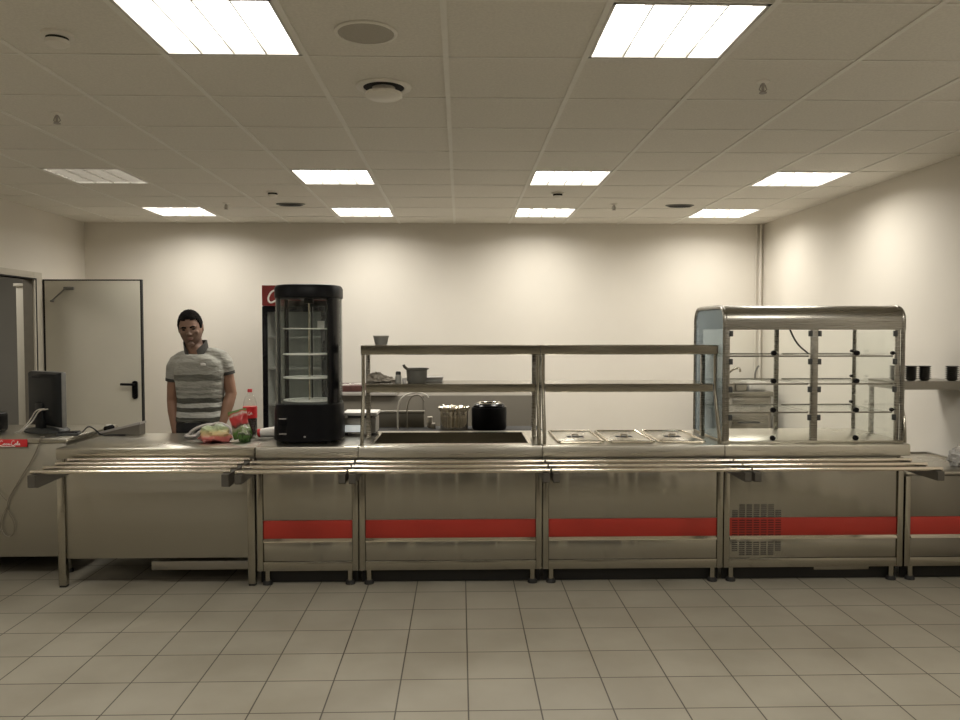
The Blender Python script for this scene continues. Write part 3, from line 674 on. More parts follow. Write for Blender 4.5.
# soft drink bottle
bx, by, bz = -1.412, 5.36, TZ
t = thing('drink_bottle', 'plastic cola bottle with red cap and label, half full', 'bottle', (bx, by, bz))
pr = [(0, 0), (.034, 0), (.044, .012), (.046, .03), (.046, .125), (.0455, .215), (.043, .235), (.034, .262), (.020, .288), (.0135, .298), (.0135, .312), (0, .312)]
MB().lathe([(r, z+bz) for r, z in pr], (bx, by, 0), 32).build('bottle_body', 'plastic', t)
MB().lathe([(r, z+bz) for r, z in [(0, .003), (.032, .003), (.042, .014), (.044, .03), (.044, .135), (0, .135)]], (bx, by, 0), 32).build('cola', 'cola', t)
lb = MB().lathe([(r, z+bz) for r, z in [(.0462, .130), (.0472, .131), (.0472, .207), (.0462, .208)]], (bx, by, 0), 32).build('bottle_label', 'red_gloss', t)
lg = script_logo(.066, .030, 0, 0, bz+.150)
for v_ in lg.bm.verts:
    a = -PI/2+(v_.co.x-.033)/.0476-.12; rr = .0478-v_.co.y*.5
    v_.co.x, v_.co.y = bx+rr*math.cos(a), by+rr*math.sin(a)
lg.build('lettering', 'white', lb)
MB().lathe([(r, z+bz) for r, z in [(0, .303), (.0155, .303), (.0155, .322), (.013, .325), (0, .325)]], (bx, by, 0), 24).build('cap', 'red_gloss', t)

def blob(mb, c, r, n=(28, 18), amp=.15, freq=9, flat=-.55, seed=0):
    t_ = bmesh.new(); bmesh.ops.create_uvsphere(t_, u_segments=n[0], v_segments=n[1], radius=1)
    for v_ in t_.verts:
        d_ = v_.co.copy(); k = 1+amp*noise.noise(d_*freq*.25+Vector((seed, seed*2, 3)))+amp*.5*noise.noise(d_*freq*.7+Vector((seed, 1, 0)))
        p = Vector((d_.x*r[0]*k, d_.y*r[1]*k, max(d_.z*k, flat)*r[2]))
        v_.co = Vector(c)+p
    return mb.add(t_)
def ramp_mat(name, stops, axis='Z', z0=0, z1=1, nscale=40, namp=.12, rough=.3):
    m, nt, p = new_mat(name)
    tc = nt.nodes.new('ShaderNodeTexCoord'); sp = nt.nodes.new('ShaderNodeSeparateXYZ'); nt.links.new(tc.outputs['Object'], sp.inputs[0])
    n = nt.nodes.new('ShaderNodeTexNoise'); n.inputs['Scale'].default_value = nscale; nt.links.new(tc.outputs['Object'], n.inputs['Vector'])
    mr = nt.nodes.new('ShaderNodeMapRange'); mr.inputs['From Min'].default_value = z0; mr.inputs['From Max'].default_value = z1
    nt.links.new(sp.outputs[axis], mr.inputs['Value'])
    ad = nt.nodes.new('ShaderNodeMath'); ad.operation = 'MULTIPLY_ADD'; ad.inputs[1].default_value = namp*2
    nt.links.new(n.outputs['Fac'], ad.inputs[0]); nt.links.new(mr.outputs['Result'], ad.inputs[2])
    sb = nt.nodes.new('ShaderNodeMath'); sb.operation = 'SUBTRACT'; sb.inputs[1].default_value = namp; nt.links.new(ad.outputs[0], sb.inputs[0])
    r = nt.nodes.new('ShaderNodeValToRGB'); r.color_ramp.interpolation = 'LINEAR'
    while len(r.color_ramp.elements) > 1: r.color_ramp.elements.remove(r.color_ramp.elements[0])
    r.color_ramp.elements[0].position = stops[0][0]; r.color_ramp.elements[0].color = (*stops[0][1], 1)
    for pos, c in stops[1:]: r.color_ramp.elements.new(pos).color = (*c, 1)
    nt.links.new(sb.outputs[0], r.inputs['Fac']); nt.links.new(r.outputs['Color'], p.inputs['Base Color']); p.inputs['Roughness'].default_value = rough
    return m
M['sweets'] = ramp_mat('sweets_bag', [(0, (.50, .10, .10)), (.30, (.55, .16, .13)), (.42, (.62, .42, .20)), (.58, (.55, .47, .24)), (.70, (.36, .42, .22)), (1, (.42, .46, .36))], 'Z', 0, .125, 60, .10)
M['packet'] = ramp_mat('foil_packet', [(0, (.05, .12, .02)), (.22, (.10, .22, .04)), (.34, (.42, .42, .30)), (.42, (.02, .02, .01)), (.52, (.45, .03, .03)), (.78, (.50, .03, .03)), (.84, (.50, .42, .35)), (.90, (.42, .03, .03)), (.95, (.12, .22, .05)), (1, (.09, .16, .05))], 'Z', 0, .185, 26, .16)
t = thing('sweets_bag', 'clear bag of pink and yellow sweets lying on the table', 'bag of sweets', (-1.56, 5.13, TZ))
b = MB(); blob(b, (-1.572, 5.13, TZ+.043), (.100, .07, .070), amp=.32, seed=2, flat=-.57); b.build('bag', 'sweets', t)
t = thing('snack_packet', 'red and green foil snack packet leaning against the sweets bag', 'snack packet', (-1.425, 5.17, TZ))
pk = bmesh.new(); nx, nz = 14, 20; W, H = .115, .185; g = [[], []]
for s_ in (0, 1):
    for j in range(nz+1):
        row = []
        for i in range(nx+1):
            u, v_ = i/nx, j/nz; bul = .034*(math.sin(PI*u)**.6)*(math.sin(PI*min(1, max(0, v_*.92+.02)))**.55)
            bul *= 1+.35*noise.noise(Vector((u*5, v_*6, s_*4)))
            row.append(pk.verts.new(((u-.5)*W*(1+.06*math.sin(v_*9)), (-1 if s_ == 0 else 1)*bul, v_*H)))
        g[s_].append(row)
for s_ in (0, 1):
    for j in range(nz):
        for i in range(nx): pk.faces.new((g[s_][j][i], g[s_][j][i+1], g[s_][j+1][i+1], g[s_][j+1][i]))
bmesh.ops.remove_doubles(pk, verts=pk.verts, dist=.0008); bmesh.ops.recalc_face_normals(pk, faces=pk.faces)
o = MB().add(pk).build('packet', 'packet', t, local=True, smooth=60); o.rotation_euler = (math.radians(-12), math.radians(-14), math.radians(8)); o.location = (.020, -.010, .022)
pb = MB(); blob(pb, (-1.385, 5.115, TZ+.045), (.042, .035, .058), amp=.35, seed=5, flat=-.75)
M['packet2'] = ramp_mat('green_foil', [(0, (.04, .10, .02)), (.35, (.10, .20, .05)), (.5, (.02, .02, .015)), (.62, (.40, .42, .32)), (.75, (.12, .20, .04)), (1, (.45, .43, .36))], 'Z', 0, .11, 45, .3)
o = pb.build('folded_corner', 'packet2', t); o['label'] = 'green patterned folded corner of the packet'
cc = MB()
cc.tube([(-1.825, 5.36, TZ+0.014), (-1.795, 5.37, TZ+0.051), (-1.720, 5.40, TZ+0.080), (-1.630, 5.42, TZ+0.082), (-1.570, 5.40, TZ+0.046), (-1.560, 5.36, TZ+0.016)], .011, 10, smooth=2)
cc.tube([(-1.760, 5.30, TZ+0.014), (-1.730, 5.33, TZ+0.047), (-1.670, 5.38, TZ+0.087), (-1.610, 5.40, TZ+0.090), (-1.560, 5.41, TZ+0.051), (-1.540, 5.40, TZ+0.016)], .011, 10, smooth=2)
cc.tube([(-1.825, 5.36, TZ+0.014), (-1.830, 5.30, TZ+0.015), (-1.790, 5.27, TZ+0.015), (-1.760, 5.30, TZ+0.014)], .011, 10, smooth=2)
single(cc, 'hose', 'lgrey', (-1.66, 5.36, TZ), 'loops of pale grey hose behind the bag of sweets', 'hose')
t = thing('paper_cup', 'white paper cup lying on its side against the black display case', 'cup', (-1.25, 5.26, ZT))
ax = Matrix.Translation((-1.25, 5.26, ZT+.0385)) @ Matrix.Rotation(math.radians(86), 4, 'Y') @ Matrix.Rotation(0, 4, 'Z')
MB().lathe([(0, -.085), (.026, -.085), (.0375, .06), (.0395, .062), (.0385, .064), (.035, .06), (.024, -.082), (0, -.082)], (0, 0, 0), 28, mat=ax).build('cup_body', 'paper', t)
MB().lathe([(.0265, -.085), (.0272, -.0845), (.0288, -.066), (.0278, -.066)], (0, 0, 0), 28, mat=ax).build('red_band', 'red_gloss', t)
M['scale_body'] = plain('scale_body', (.36, .34, .29), .45, var=.03)
t = thing('kitchen_scale', 'digital scale with white plate and lit display beside the display case', 'scale', (-.675, 5.46, ZT))
MB().prism([(5.345, ZT+.02), (5.355, ZT+.085), (5.38, ZT+.118), (5.575, ZT+.118), (5.575, ZT+.02)], 'x', -.79, -.57).build('scale_body', 'scale_body', t)
sf = MB()
for x in (-.77, -.59):
    for y in (5.37, 5.55): sf.cyl((x, y, ZT), (x, y, ZT+.022), .012)
sf.build('feet', 'rubber', t)
MB().box(-.76, -.60, 5.38, 5.56, ZT+.117, ZT+.135).build('plate_support', 'charcoal', t)
MB().box(-.795, -.56, 5.35, 5.58, ZT+.135, ZT+.156, .005).build('weighing_plate', 'paper', t)
MB().box(-.775, -.665, 5.3445, 5.352, ZT+.027, ZT+.072, .001).build('display', 'lcd', t)

# ---------------------------------------------------------------- things on the middle rack
single(MB().lathe([(0, 1.477), (.032, 1.477), (.038, 1.482), (.047, 1.528), (.049, 1.530), (.049, 1.536), (.044, 1.536), (.036, 1.484), (0, 1.483)], (-.51, 5.14, 0), 28, sx=1.05, sy=.85), 'plastic_tub', 'tub', (-.51, 5.14, 1.476), 'small grey tub standing alone on the top shelf', 'tub')
cl = MB(); blob(cl, (-.545, 5.20, 1.252), (.065, .055, .040), amp=.5, seed=9, flat=-.5); blob(cl, (-.475, 5.20, 1.243), (.062, .045, .022), amp=.5, seed=4, flat=-.5)
single(cl, 'dish_cloth', 'cloth', (-.51, 5.2, 1.231), 'crumpled brown-grey cloth at the left end of the lower shelf', 'cloth')
t = thing('salt_shaker', 'small glass shaker with dark lid between the cloth and the pot', 'shaker', (-.402, 5.16, 1.231))
MB().lathe([(0, 1.232), (.020, 1.232), (.021, 1.24), (.019, 1.275), (.016, 1.283), (0, 1.283)], (-.402, 5.16, 0), 20).build('shaker_body', 'tub', t)
MB().lathe([(0, 1.283), (.017, 1.283), (.017, 1.297), (.013, 1.303), (0, 1.304)], (-.402, 5.16, 0), 20).build('lid', 'charcoal', t)
single(MB().lathe([(0, 1.232), (.014, 1.232), (.017, 1.26), (.0175, 1.262), (.014, 1.262), (.012, 1.236), (0, 1.236)], (-.360, 5.13, 0), 20), 'small_cup', 'paper', (-.36, 5.13, 1.231), 'tiny white cup next to the dark pot', 'cup')
t = thing('pot', 'dark tapered pot with a rim and short handle on the lower shelf', 'pot', (-.285, 5.18, 1.231))
MB().lathe([(0, 1.232), (.058, 1.232), (.064, 1.245), (.068, 1.312), (.080, 1.318), (.080, 1.323), (.064, 1.323), (.060, 1.24), (0, 1.238)], (-.283, 5.18, 0), 32).build('pot_body', 'pot', t)
MB().tube([(-.345, 5.16, 1.320), (-.362, 5.15, 1.335), (-.366, 5.15, 1.348)], .009, 8).build('handle', 'pot', t)
t = thing('container_lid', 'flat pale box right of the dark pot on the lower shelf', 'box', (-.17, 5.27, 1.231))
MB().box(-.228, -.118, 5.21, 5.34, 1.232, 1.252, .004).build('box_base', 'tub', t)
MB().box(-.234, -.112, 5.205, 5.345, 1.252, 1.262, .003).build('box_rim', 'lgrey', t)

# ---------------------------------------------------------------- rear work table and things seen under the rack
t = thing('work_table', 'low steel work table behind the counters, under the pot and pans', 'table', (-.1, 6.15, 0))
MB().box(-.86, .62, 5.86, 6.22, .785, .82, .004).build('tabletop', 'dark', t)
for x in (-.84, .58):
    for y in (5.88, 6.16): MB().box(x, x+.04, y, y+.04, 0, .785).build('leg', 'steel_mid', t)
MB().box(-.8, .58, 5.9, 6.18, .2, .23).build('undershelf', 'steel_mid', t)
t = thing('soup_kettle', 'round black soup kettle with a shiny lid ring under the rack', 'kettle', (.219, 6.02, .82))
MB().lathe([(0, .821), (.124, .821), (.132, .835), (.134, .975), (.130, .990), (0, .990)], (.219, 6.02, 0), 36).build('kettle_body', 'black', t)
MB().lathe([(.0, .990), (.120, .990), (.122, 1.0), (.112, 1.014), (.092, 1.020), (.086, 1.012), (0, 1.010)], (.219, 6.02, 0), 36).build('lid', 'black_gloss', t)
MB().tube([(.219+.088*math.cos(2*PI*k/30), 6.02+.088*math.sin(2*PI*k/30), 1.019) for k in range(30)], .005, 6, closed=True).build('lid_ring', 'steel_bright', t)
MB().tube([(.165, 5.99, 1.012), (.172, 5.985, 1.024), (.266, 5.985, 1.024), (.273, 5.99, 1.012)], .006, 8).build('lid_handle', 'black', t)
t = thing('fluted_pot', 'shiny fluted metal pot with a scalloped rim left of the black kettle', 'pot', (-.048, 6.0, .82))
MB().lathe([(0, .821), (.094, .821), (.097, .828), (.097, .955), (.097, .965), (0, .965)], (-.048, 6.0, 0), 168, flute=.075, nf=21).build('pot_body', 'ridge', t)
MB().lathe([(.086, .962), (.098, .962), (.113, .985), (.109, .993), (.095, .985), (.080, .975)], (-.048, 6.0, 0), 168, flute=.09, nf=21).build('scalloped_rim', 'ridge', t)
rg = MB()
for k in range(9): rg.tube([(-.12+.02*k, 5.96, .98), (-.125+.021*k, 5.955, 1.002+.012*(k % 3 == 0)), (-.115+.02*k, 5.95, 1.0)], .004, 5)
rg.build('cutlery_tips', 'ridge', t)
single(MB().tube([(-.475, 6.03, .82), (-.478, 6.03, .97), (-.455, 6.03, 1.055), (-.39, 6.03, 1.094), (-.31, 6.03, 1.098), (-.26, 6.03, 1.085), (-.24, 6.03, 1.06)], .006, 8, smooth=2), 'cable_loop', 'cable_w', (-.36, 6.03, .82), 'outer pale cable arch under the rack, the taller of two', 'cable')
single(MB().tube([(-.405, 6.07, .82), (-.41, 6.07, .98), (-.385, 6.07, 1.055), (-.345, 6.07, 1.08), (-.30, 6.07, 1.07), (-.275, 6.07, 1.03)], .005, 8, smooth=2), 'cable_loop', 'cable_g', (-.34, 6.07, .82), 'inner thin cable arch under the rack, the shorter of two', 'cable')
t = thing('carton', 'large plain grey-brown box standing behind the cable arches', 'box', (-.5, 6.15, .82))
MB().box(-.72, -.28, 6.13, 6.19, .821, .945, .004).build('box_body', 'grey_board2', t)
MB().box(-.724, -.276, 6.127, 6.193, .925, .948, .003).build('box_lid', 'grey_board2', t)
single(MB().box(-.255, -.215, 6.10, 6.15, .821, .905, .004).box(-.22, -.19, 6.05, 6.1, .821, .86, .003), 'small_box', 'cloth', (-.23, 6.12, .82), 'small beige box between the cables and the fluted pot', 'box')
t = thing('kitchen_unit', 'long dark grey kitchen unit standing behind the serving line', 'kitchen unit', (-.23, 7.3, 0))
MB().box(-1.10, .645, 7.0, 7.55, .1, .998, .004).build('unit_body', 'grey_board', t)
MB().box(-1.12, -.56, 6.97, 7.55, .9985, 1.03, .004).build('pale_ledge', 'lgrey', t)
MB().box(-.33, -.326, 6.996, 7.002, .11, .99).build('seam', 'dark', t)
for x in (-1.05, .6):
    for y in (7.05, 7.5): MB().cyl((x, y, 0), (x, y, .1), .025).build('leg', 'steel_dark', t)
t = thing('brown_tray', 'brown-red box with white scraps on top, right of the display case', 'tray', (-.95, 7.2, 1.03))
MB().box(-1.10, -.855, 7.0, 7.4, 1.031, 1.085, .004).build('tray_body', 'brown', t)
sc = MB(); random.seed(3)
for k in range(9):
    x = -1.05+.02*k; sc.box(x, x+.018+.01*random.random(), 7.02+.02*k, 7.05+.02*k, 1.085, 1.093+.008*random.random(), .002)
sc.build('paper_scraps', 'paper', t)

# ---------------------------------------------------------------- sink unit seen through the showcase
t = thing('sink_unit', 'steel sink unit with drawer fronts in the back right corner, seen through the showcase', 'sink', (2.99, 8.4, 0))
MB().box(2.79, 3.225, 8.15, 8.70, .10, .88, .004).build('cabinet', 'steel_dark', t)
MB().box(2.77, 3.24, 8.12, 8.72, .885, .935, .004).build('worktop', 'post', t)
for z0, z1 in ((.72, .87), (.54, .70)):
    MB().box(2.82, 3.19, 8.14, 8.149, z0, z1, .002).build('drawer_front', 'post', t)
gp = MB()
for k in range(12): gp.box(2.85+k*.027, 2.865+k*.027, 8.135, 8.139, .775, .80)
gp.box(2.88, 3.1, 8.12, 8.14, .61, .625, .002)
gp.build('drawer_pulls', 'charcoal', t)
MB().tube([(2.84, 8.45, .93), (2.84, 8.45, 1.08), (2.90, 8.40, 1.15), (2.945, 8.36, 1.175), (2.965, 8.35, 1.165), (2.97, 8.35, 1.13)], .011, 8, smooth=1).build('tap', 'steel_mid', t)
for x in (2.81, 3.19):
    for y in (8.2, 8.65): MB().cyl((x, y, 0), (x, y, .1), .02).build('leg', 'steel_dark', t)
single(MB().box(2.87, 2.99, 8.2, 8.36, .936, 1.03, .01).box(2.85, 2.86, 8.2, 8.36, .936, 1.04, .002).box(2.89, 2.97, 8.195, 8.2, .95, 1.0), 'steel_box', 'steel_dark', (2.93, 8.28, .935), 'small dark metal box on the sink worktop below the tap', 'box')
single(MB().box(3.03, 3.21, 8.25, 8.5, .936, 1.035, .008).box(3.05, 3.19, 8.24, 8.25, .95, 1.02, .003), 'white_crate', 'paper', (3.12, 8.38, .935), 'white box on the sink worktop beside the dark metal box', 'box')
single(MB().tube([(3.265, 8.72, .02), (3.265, 8.72, 1.02), (3.26, 8.70, 1.10), (3.275, 8.68, 1.16), (3.285, 8.66, 1.18)], .010, 8, smooth=1), 'water_pipe', 'mgrey', (3.265, 8.72, 0), 'thin curved pipe end beside the corner pipes', 'pipe')

# ---------------------------------------------------------------- bowls on the low right rack
proto = thing('bowl', None, 'bowl', (2.94, 5.30, 1.231))
MB().lathe([(0, 0), (.022, 0), (.026, .004), (.037, .013), (.0415, .015), (.0415, .0175), (.035, .0165), (.024, .007), (0, .005)], (0, 0, 0), 24).build('bowl_body', 'bowl', proto, local=True)
ords = ['lowest', 'second from the bottom', 'third from the bottom', 'fourth from the bottom', 'third from the top', 'second from the top', 'topmost']
first = True
for si, (sx_, sy_, nm) in enumerate(((2.962, 5.33, 'stack behind the showcase glass'), (3.040, 5.28, 'stack just right of the showcase'), (3.126, 5.27, 'second stack right of the showcase'), (3.295, 5.24, 'stack at the right photo edge'))):
    for k in range(7):
        o = proto if first else copy_tree(proto); first = False
        o.location = (sx_, sy_, 1.2305+k*.0135); o['label'] = 'small dark bowl, %s of the %s' % (ords[k], nm)
        o['category'] = 'bowl'; o['group'] = 'small dark bowls stacked on the low counter rack'
t = thing('wrapped_cups', 'clear film bag of cups on the low counter at the right edge', 'bag of cups', (3.25, 5.06, .688))
b = MB(); blob(b, (3.255, 5.06, .735), (.076, .048, .075), n=(40, 24), amp=.3, seed=12, freq=16, flat=-.62); b.build('film_bag', 'film', t)
for k in range(3): MB().lathe([(0, .69), (.016, .69), (.020, .76), (.018, .76), (.014, .695), (0, .695)], (3.213+.043*k, 5.06, 0), 18).build('cup', 'paper', t)

# ---------------------------------------------------------------- the man behind the table
PX, PY = -1.905, 5.86
man = thing('person', 'dark-haired man in a grey striped polo shirt standing behind the steel table with arms down', 'person', (PX, PY, 0))
def superring(cx, cy, z, rx, ry, n=32, e=2.5, tilt=0.):
    R_ = []
    for k in range(n):
        a = 2*PI*k/n; c, s_ = math.cos(a), math.sin(a)
        x = rx*math.copysign(abs(c)**(2/e), c); y = ry*math.copysign(abs(s_)**(2/e), s_)
        R_.append(Vector((cx+x, cy+y, z+tilt*y)))
    return R_
def limb(mb, pts, rs, n=14): return mb.tube(pts, rs, n)
HC = Vector((-1.962, PY-.015, 1.586))
HR = Matrix.Translation(HC) @ Matrix.Rotation(math.radians(8), 4, 'Z') @ Matrix.Rotation(math.radians(-6), 4, 'Y') @ Matrix.Rotation(math.radians(9), 4, 'X')
def head_pt(d_, grow=0.):
    x, y, z = d_
    t_ = max(0, -z)
    w = .080*(1-.13*t_**2.4); dep = .098 if y < 0 else .102
    if z < 0 and y < 0: dep *= (1-.10*t_)
    if z < 0 and y > 0: dep *= (1-.42*t_)
    sx_ = math.copysign(abs(x)**.92, x); sz = math.copysign(abs(z)**.95, z)
    p = Vector((sx_*w, y*dep - .010*t_, sz*(.122 if z > 0 else .130)))
    for ex in (-.033, .033):
        q = Vector((p.x-ex, 0, p.z-.004))
        if y < 0: p.y += .011*math.exp(-(q.x**2/.00030+q.z**2/.00016))
    return p*(1+grow)
def head_mesh(grow=0.):
    t_ = bmesh.new(); bmesh.ops.create_uvsphere(t_, u_segments=56, v_segments=40, radius=1)
    for v_ in t_.verts: v_.co = head_pt(tuple(v_.co.normalized()), grow)
    return t_
body = MB()
body.add(head_mesh(), HR)
def H(x, y, z): return HR @ Vector((x, y, z))
def ell(mb, c, r, rot=None):
    t_ = bmesh.new(); bmesh.ops.create_uvsphere(t_, u_segments=18, v_segments=12, radius=1)
    m = HR @ Matrix.Translation(c) @ (rot or Matrix()) @ Matrix.Diagonal((*r, 1)); return mb.add(t_, m)
ell(body, (0, -.101, -.006), (.010, .013, .030), Matrix.Rotation(math.radians(-18), 4, 'X')); ell(body, (0, -.113, -.027), (.015, .014, .012)); ell(body, (-.012, -.103, -.030), (.009, .010, .008)); ell(body, (.012, -.103, -.030), (.009, .010, .008))
ell(body, (-.032, -.087, .021), (.024, .010, .008)); ell(body, (.032, -.087, .021), (.024, .010, .008)); ell(body, (0, -.090, .026), (.030, .009, .010))
ell(body, (0, -.094, -.059), (.023, .009, .006)); ell(body, (0, -.092, -.069), (.020, .010, .0065)); ell(body, (0, -.085, -.104), (.027, .012, .016))
ell(body, (-.046, -.070, -.022), (.018, .016, .016)); ell(body, (.046, -.070, -.022), (.018, .016, .016))
for s_ in (-1, 1):
    ell(body, (s_*.079, .008, -.004), (.010, .020, .032), Matrix.Rotation(s_*math.radians(16), 4, 'Z')); ell(body, (s_*.084, .010, .012), (.006, .018, .017))
nb = Vector((-1.915, PY+.025, 1.335)); nt_ = HR @ Vector((0, .022, -.075))
body.loft([superring(nb.x, nb.y, 1.33, .09, .070), superring(nb.x-.004, nb.y, 1.385, .070, .068), superring(nb.x-.015, nb.y-.005, 1.425, .066, .068), superring(nt_.x+.008, nt_.y+.005, 1.47, .058, .063), superring(nt_.x, nt_.y, 1.53, .055, .060)])
torso = [(.80, 0, .155, .105), (.88, 0, .160, .110), (.97, 0, .150, .103), (1.05, 0, .148, .103), (1.15, .0, .160, .110), (1.25, .0, .168, .108), (1.31, .0, .150, .092), (1.35, -.004, .11, .078), (1.385, -.006, .07, .06)]
body.loft([superring(-1.902+cx, PY, z, rx, ry) for z, cx, rx, ry in torso])
SHL, ELL_, WRL = Vector((-2.085, PY+.01, 1.340)), Vector((-2.118, PY+.035, 1.055)), Vector((-2.072, PY-.03, .815))
SHR, ELR, WRR = Vector((-1.740, PY+.01, 1.372)), Vector((-1.688, PY+.03, 1.105)), Vector((-1.745, PY-.06, .855))
def lerp(a, b, t_): return a+(b-a)*t_
def arm(S_, E_, W_, sgn):
    limb(body, [S_, lerp(S_, E_, .3), lerp(S_, E_, .7), E_, lerp(E_, W_, .3), lerp(E_, W_, .7), W_, W_+(W_-E_).normalized()*.03], [.046, .050, .046, .041, .044, .035, .027, .028])
    d_ = (W_-E_).normalized(); f = Vector((0, -1, 0)); f = (f-d_*f.dot(d_)).normalized(); side = d_.cross(f)
    pc = W_+d_*.03
    t_ = bmesh.new(); bmesh.ops.create_uvsphere(t_, u_segments=18, v_segments=12, radius=1)
    rot = Matrix((side*.020, f*.042, d_*.052)).transposed().to_4x4()
    body.add(t_, Matrix.Translation(pc+d_*.028) @ rot)
    for k, (off, ln) in enumerate(((.033, .072), (.012, .082), (-.010, .076), (-.031, .060))):
        b0 = pc+d_*.058+f*off; inn = side*sgn
        limb(body, [b0-d_*.02, b0+d_*ln*.4+inn*.006, b0+d_*ln*.72+inn*.022, b0+d_*ln*.92+inn*.042], [.0095, .009, .0083, .007], 10)
    b0 = pc+d_*.005+f*.034
    limb(body, [b0, b0+f*.022+d_*.028, b0+f*.026+d_*.055+side*sgn*.012, b0+f*.022+d_*.075+side*sgn*.020], [.013, .0115, .010, .008], 10)
arm(SHL, ELL_, WRL, 1); arm(SHR, ELR, WRR, -1)
for s_ in (-1, 1):
    hx = -1.902+s_*.085
    limb(body, [(hx, PY, .86), (hx+s_*.01, PY-.005, .68), (hx+s_*.012, PY, .48), (hx+s_*.012, PY+.012, .34), (hx+s_*.014, PY+.015, .16), (hx+s_*.015, PY+.015, .08)], [.095, .082, .058, .056, .043, .040], 16)
    limb(body, [(hx+s_*.015, PY+.05, .05), (hx+s_*.018, PY-.02, .05), (hx+s_*.024, PY-.12, .035)], [.040, .042, .030], 14)
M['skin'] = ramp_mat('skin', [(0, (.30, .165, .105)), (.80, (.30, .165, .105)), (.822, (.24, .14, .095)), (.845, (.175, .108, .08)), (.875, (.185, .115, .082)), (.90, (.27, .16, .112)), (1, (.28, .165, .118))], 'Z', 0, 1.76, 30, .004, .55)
bo = body.build('body', 'skin', man, smooth=0)
def voxel(o, s_, it=4, f=.5):
    r = o.modifiers.new('remesh', 'REMESH'); r.mode = 'VOXEL'; r.voxel_size = s_; r.use_smooth_shade = True
    sm = o.modifiers.new('smooth', 'SMOOTH'); sm.iterations = it; sm.factor = f
voxel(bo, .0052, 3, .5)
# face details
ey = MB()
for s_ in (-1, 1): ell(ey, (s_*.033, -.083, .004), (.0125, .009, .0065))
e_ = ey.build('eyes', 'dark', man)
eb = MB()
for s_ in (-1, 1): eb.tube([H(s_*.014, -.098, .019), H(s_*.030, -.1, .025), H(s_*.046, -.088, .022), H(s_*.054, -.078, .016)], [.0055, .006, .005, .003], 6)
M['hair'] = plain('dark_hair', (.006, .005, .0045), .85, var=.5, scale=160, bump=.8, spec=.12)
eb.build('eyebrows', 'hair', man)
M['lips'] = plain('lips', (.25, .12, .095), .5)
lp = MB(); ell(lp, (0, -.0985, -.0605), (.019, .006, .0035)); ell(lp, (0, -.0985, -.068), (.017, .006, .0040)); lp.build('lips', 'lips', man)
hr = head_mesh(.0)
dl = []
for f in hr.faces:
    c = f.calc_center_median(); y, z, x = c.y/.1, c.z/.125, c.x/.077
    lim = .58-.12*abs(x) if y < -.55 else (.52-(y+.55)*1.05 if y < -.18 else (.02-(y+.18)*1.0))
    if abs(x) > .66 and -.45 < y < -.12: lim = min(lim, .02)
    if z < max(lim, -.72): dl.append(f)
bmesh.ops.delete(hr, geom=dl, context='FACES')
for v_ in hr.verts:
    d_ = v_.co.normalized(); top = max(0, d_.z)
    v_.co += d_*(.003+.013*top**.7+.004*noise.noise(d_*22))
bmesh.ops.solidify(hr, geom=list(hr.faces), thickness=.010)
MB().add(hr, HR).build('hair', 'hair', man, smooth=60)
# polo shirt
sh = MB()
shirt = [(.905, 0, .176, .126), (.95, 0, .170, .122), (1.0, 0, .166, .118), (1.08, 0, .166, .117), (1.16, .0, .174, .121), (1.25, .002, .184, .124), (1.30, .004, .184, .124), (1.345, .004, .170, .118), (1.378, -.002, .132, .108), (1.402, -.012, .090, .092)]
sh.loft([superring(-1.902+cx, PY, z, rx, ry, tilt=(.10 if z > 1.37 else 0)) for z, cx, rx, ry in shirt])
def sleeve(S_, E_, tt):
    e2 = lerp(S_, E_, tt); sg = 1 if S_.x > -1.9 else -1
    nk = Vector((-1.918+sg*.062, PY+.012, 1.395+.006*sg))
    limb(sh, [nk, lerp(nk, S_, .5)+Vector((0, 0, .004)), S_+Vector((-sg*.012, 0, -.004)), lerp(S_, E_, tt*.30), lerp(S_, E_, tt*.7), e2], [.048, .054, .060, .063, .062, .060], 18)
sleeve(SHL, ELL_, .45); sleeve(SHR, ELR, .43)
ms, nt, p = new_mat('striped_polo_knit')
tc = nt.nodes.new('ShaderNodeTexCoord'); sp = nt.nodes.new('ShaderNodeSeparateXYZ'); nt.links.new(tc.outputs['Object'], sp.inputs[0])
nz_ = nt.nodes.new('ShaderNodeTexNoise'); nz_.inputs['Scale'].default_value = 9; nt.links.new(tc.outputs['Object'], nz_.inputs['Vector'])
ad = nt.nodes.new('ShaderNodeMath'); ad.operation = 'MULTIPLY_ADD'; ad.inputs[1].default_value = .03; nt.links.new(nz_.outputs['Fac'], ad.inputs[0]); nt.links.new(sp.outputs['Z'], ad.inputs[2])
mr = nt.nodes.new('ShaderNodeMapRange'); mr.inputs['From Min'].default_value = .90+.015; mr.inputs['From Max'].default_value = 1.45+.015; nt.links.new(ad.outputs[0], mr.inputs['Value'])
cr_ = nt.nodes.new('ShaderNodeValToRGB'); cr_.color_ramp.interpolation = 'CONSTANT'
LG, WH, DK, MG, M2 = (.36, .355, .315), (.52, .52, .48), (.085, .085, .07), (.28, .28, .245), (.17, .17, .145)
st_ = [(0, WH), (.012, DK), (.073, WH), (.145, DK), (.205, WH), (.264, DK), (.33, LG), (.364, MG), (.40, LG), (.43, MG), (.47, LG), (.553, M2), (.633, LG), (1, LG)]
while len(cr_.color_ramp.elements) > 1: cr_.color_ramp.elements.remove(cr_.color_ramp.elements[0])
cr_.color_ramp.elements[0].position = 0; cr_.color_ramp.elements[0].color = (*st_[0][1], 1)
for pos, c in st_[1:]: cr_.color_ramp.elements.new(pos).color = (*c, 1)
nt.links.new(mr.outputs['Result'], cr_.inputs['Fac'])
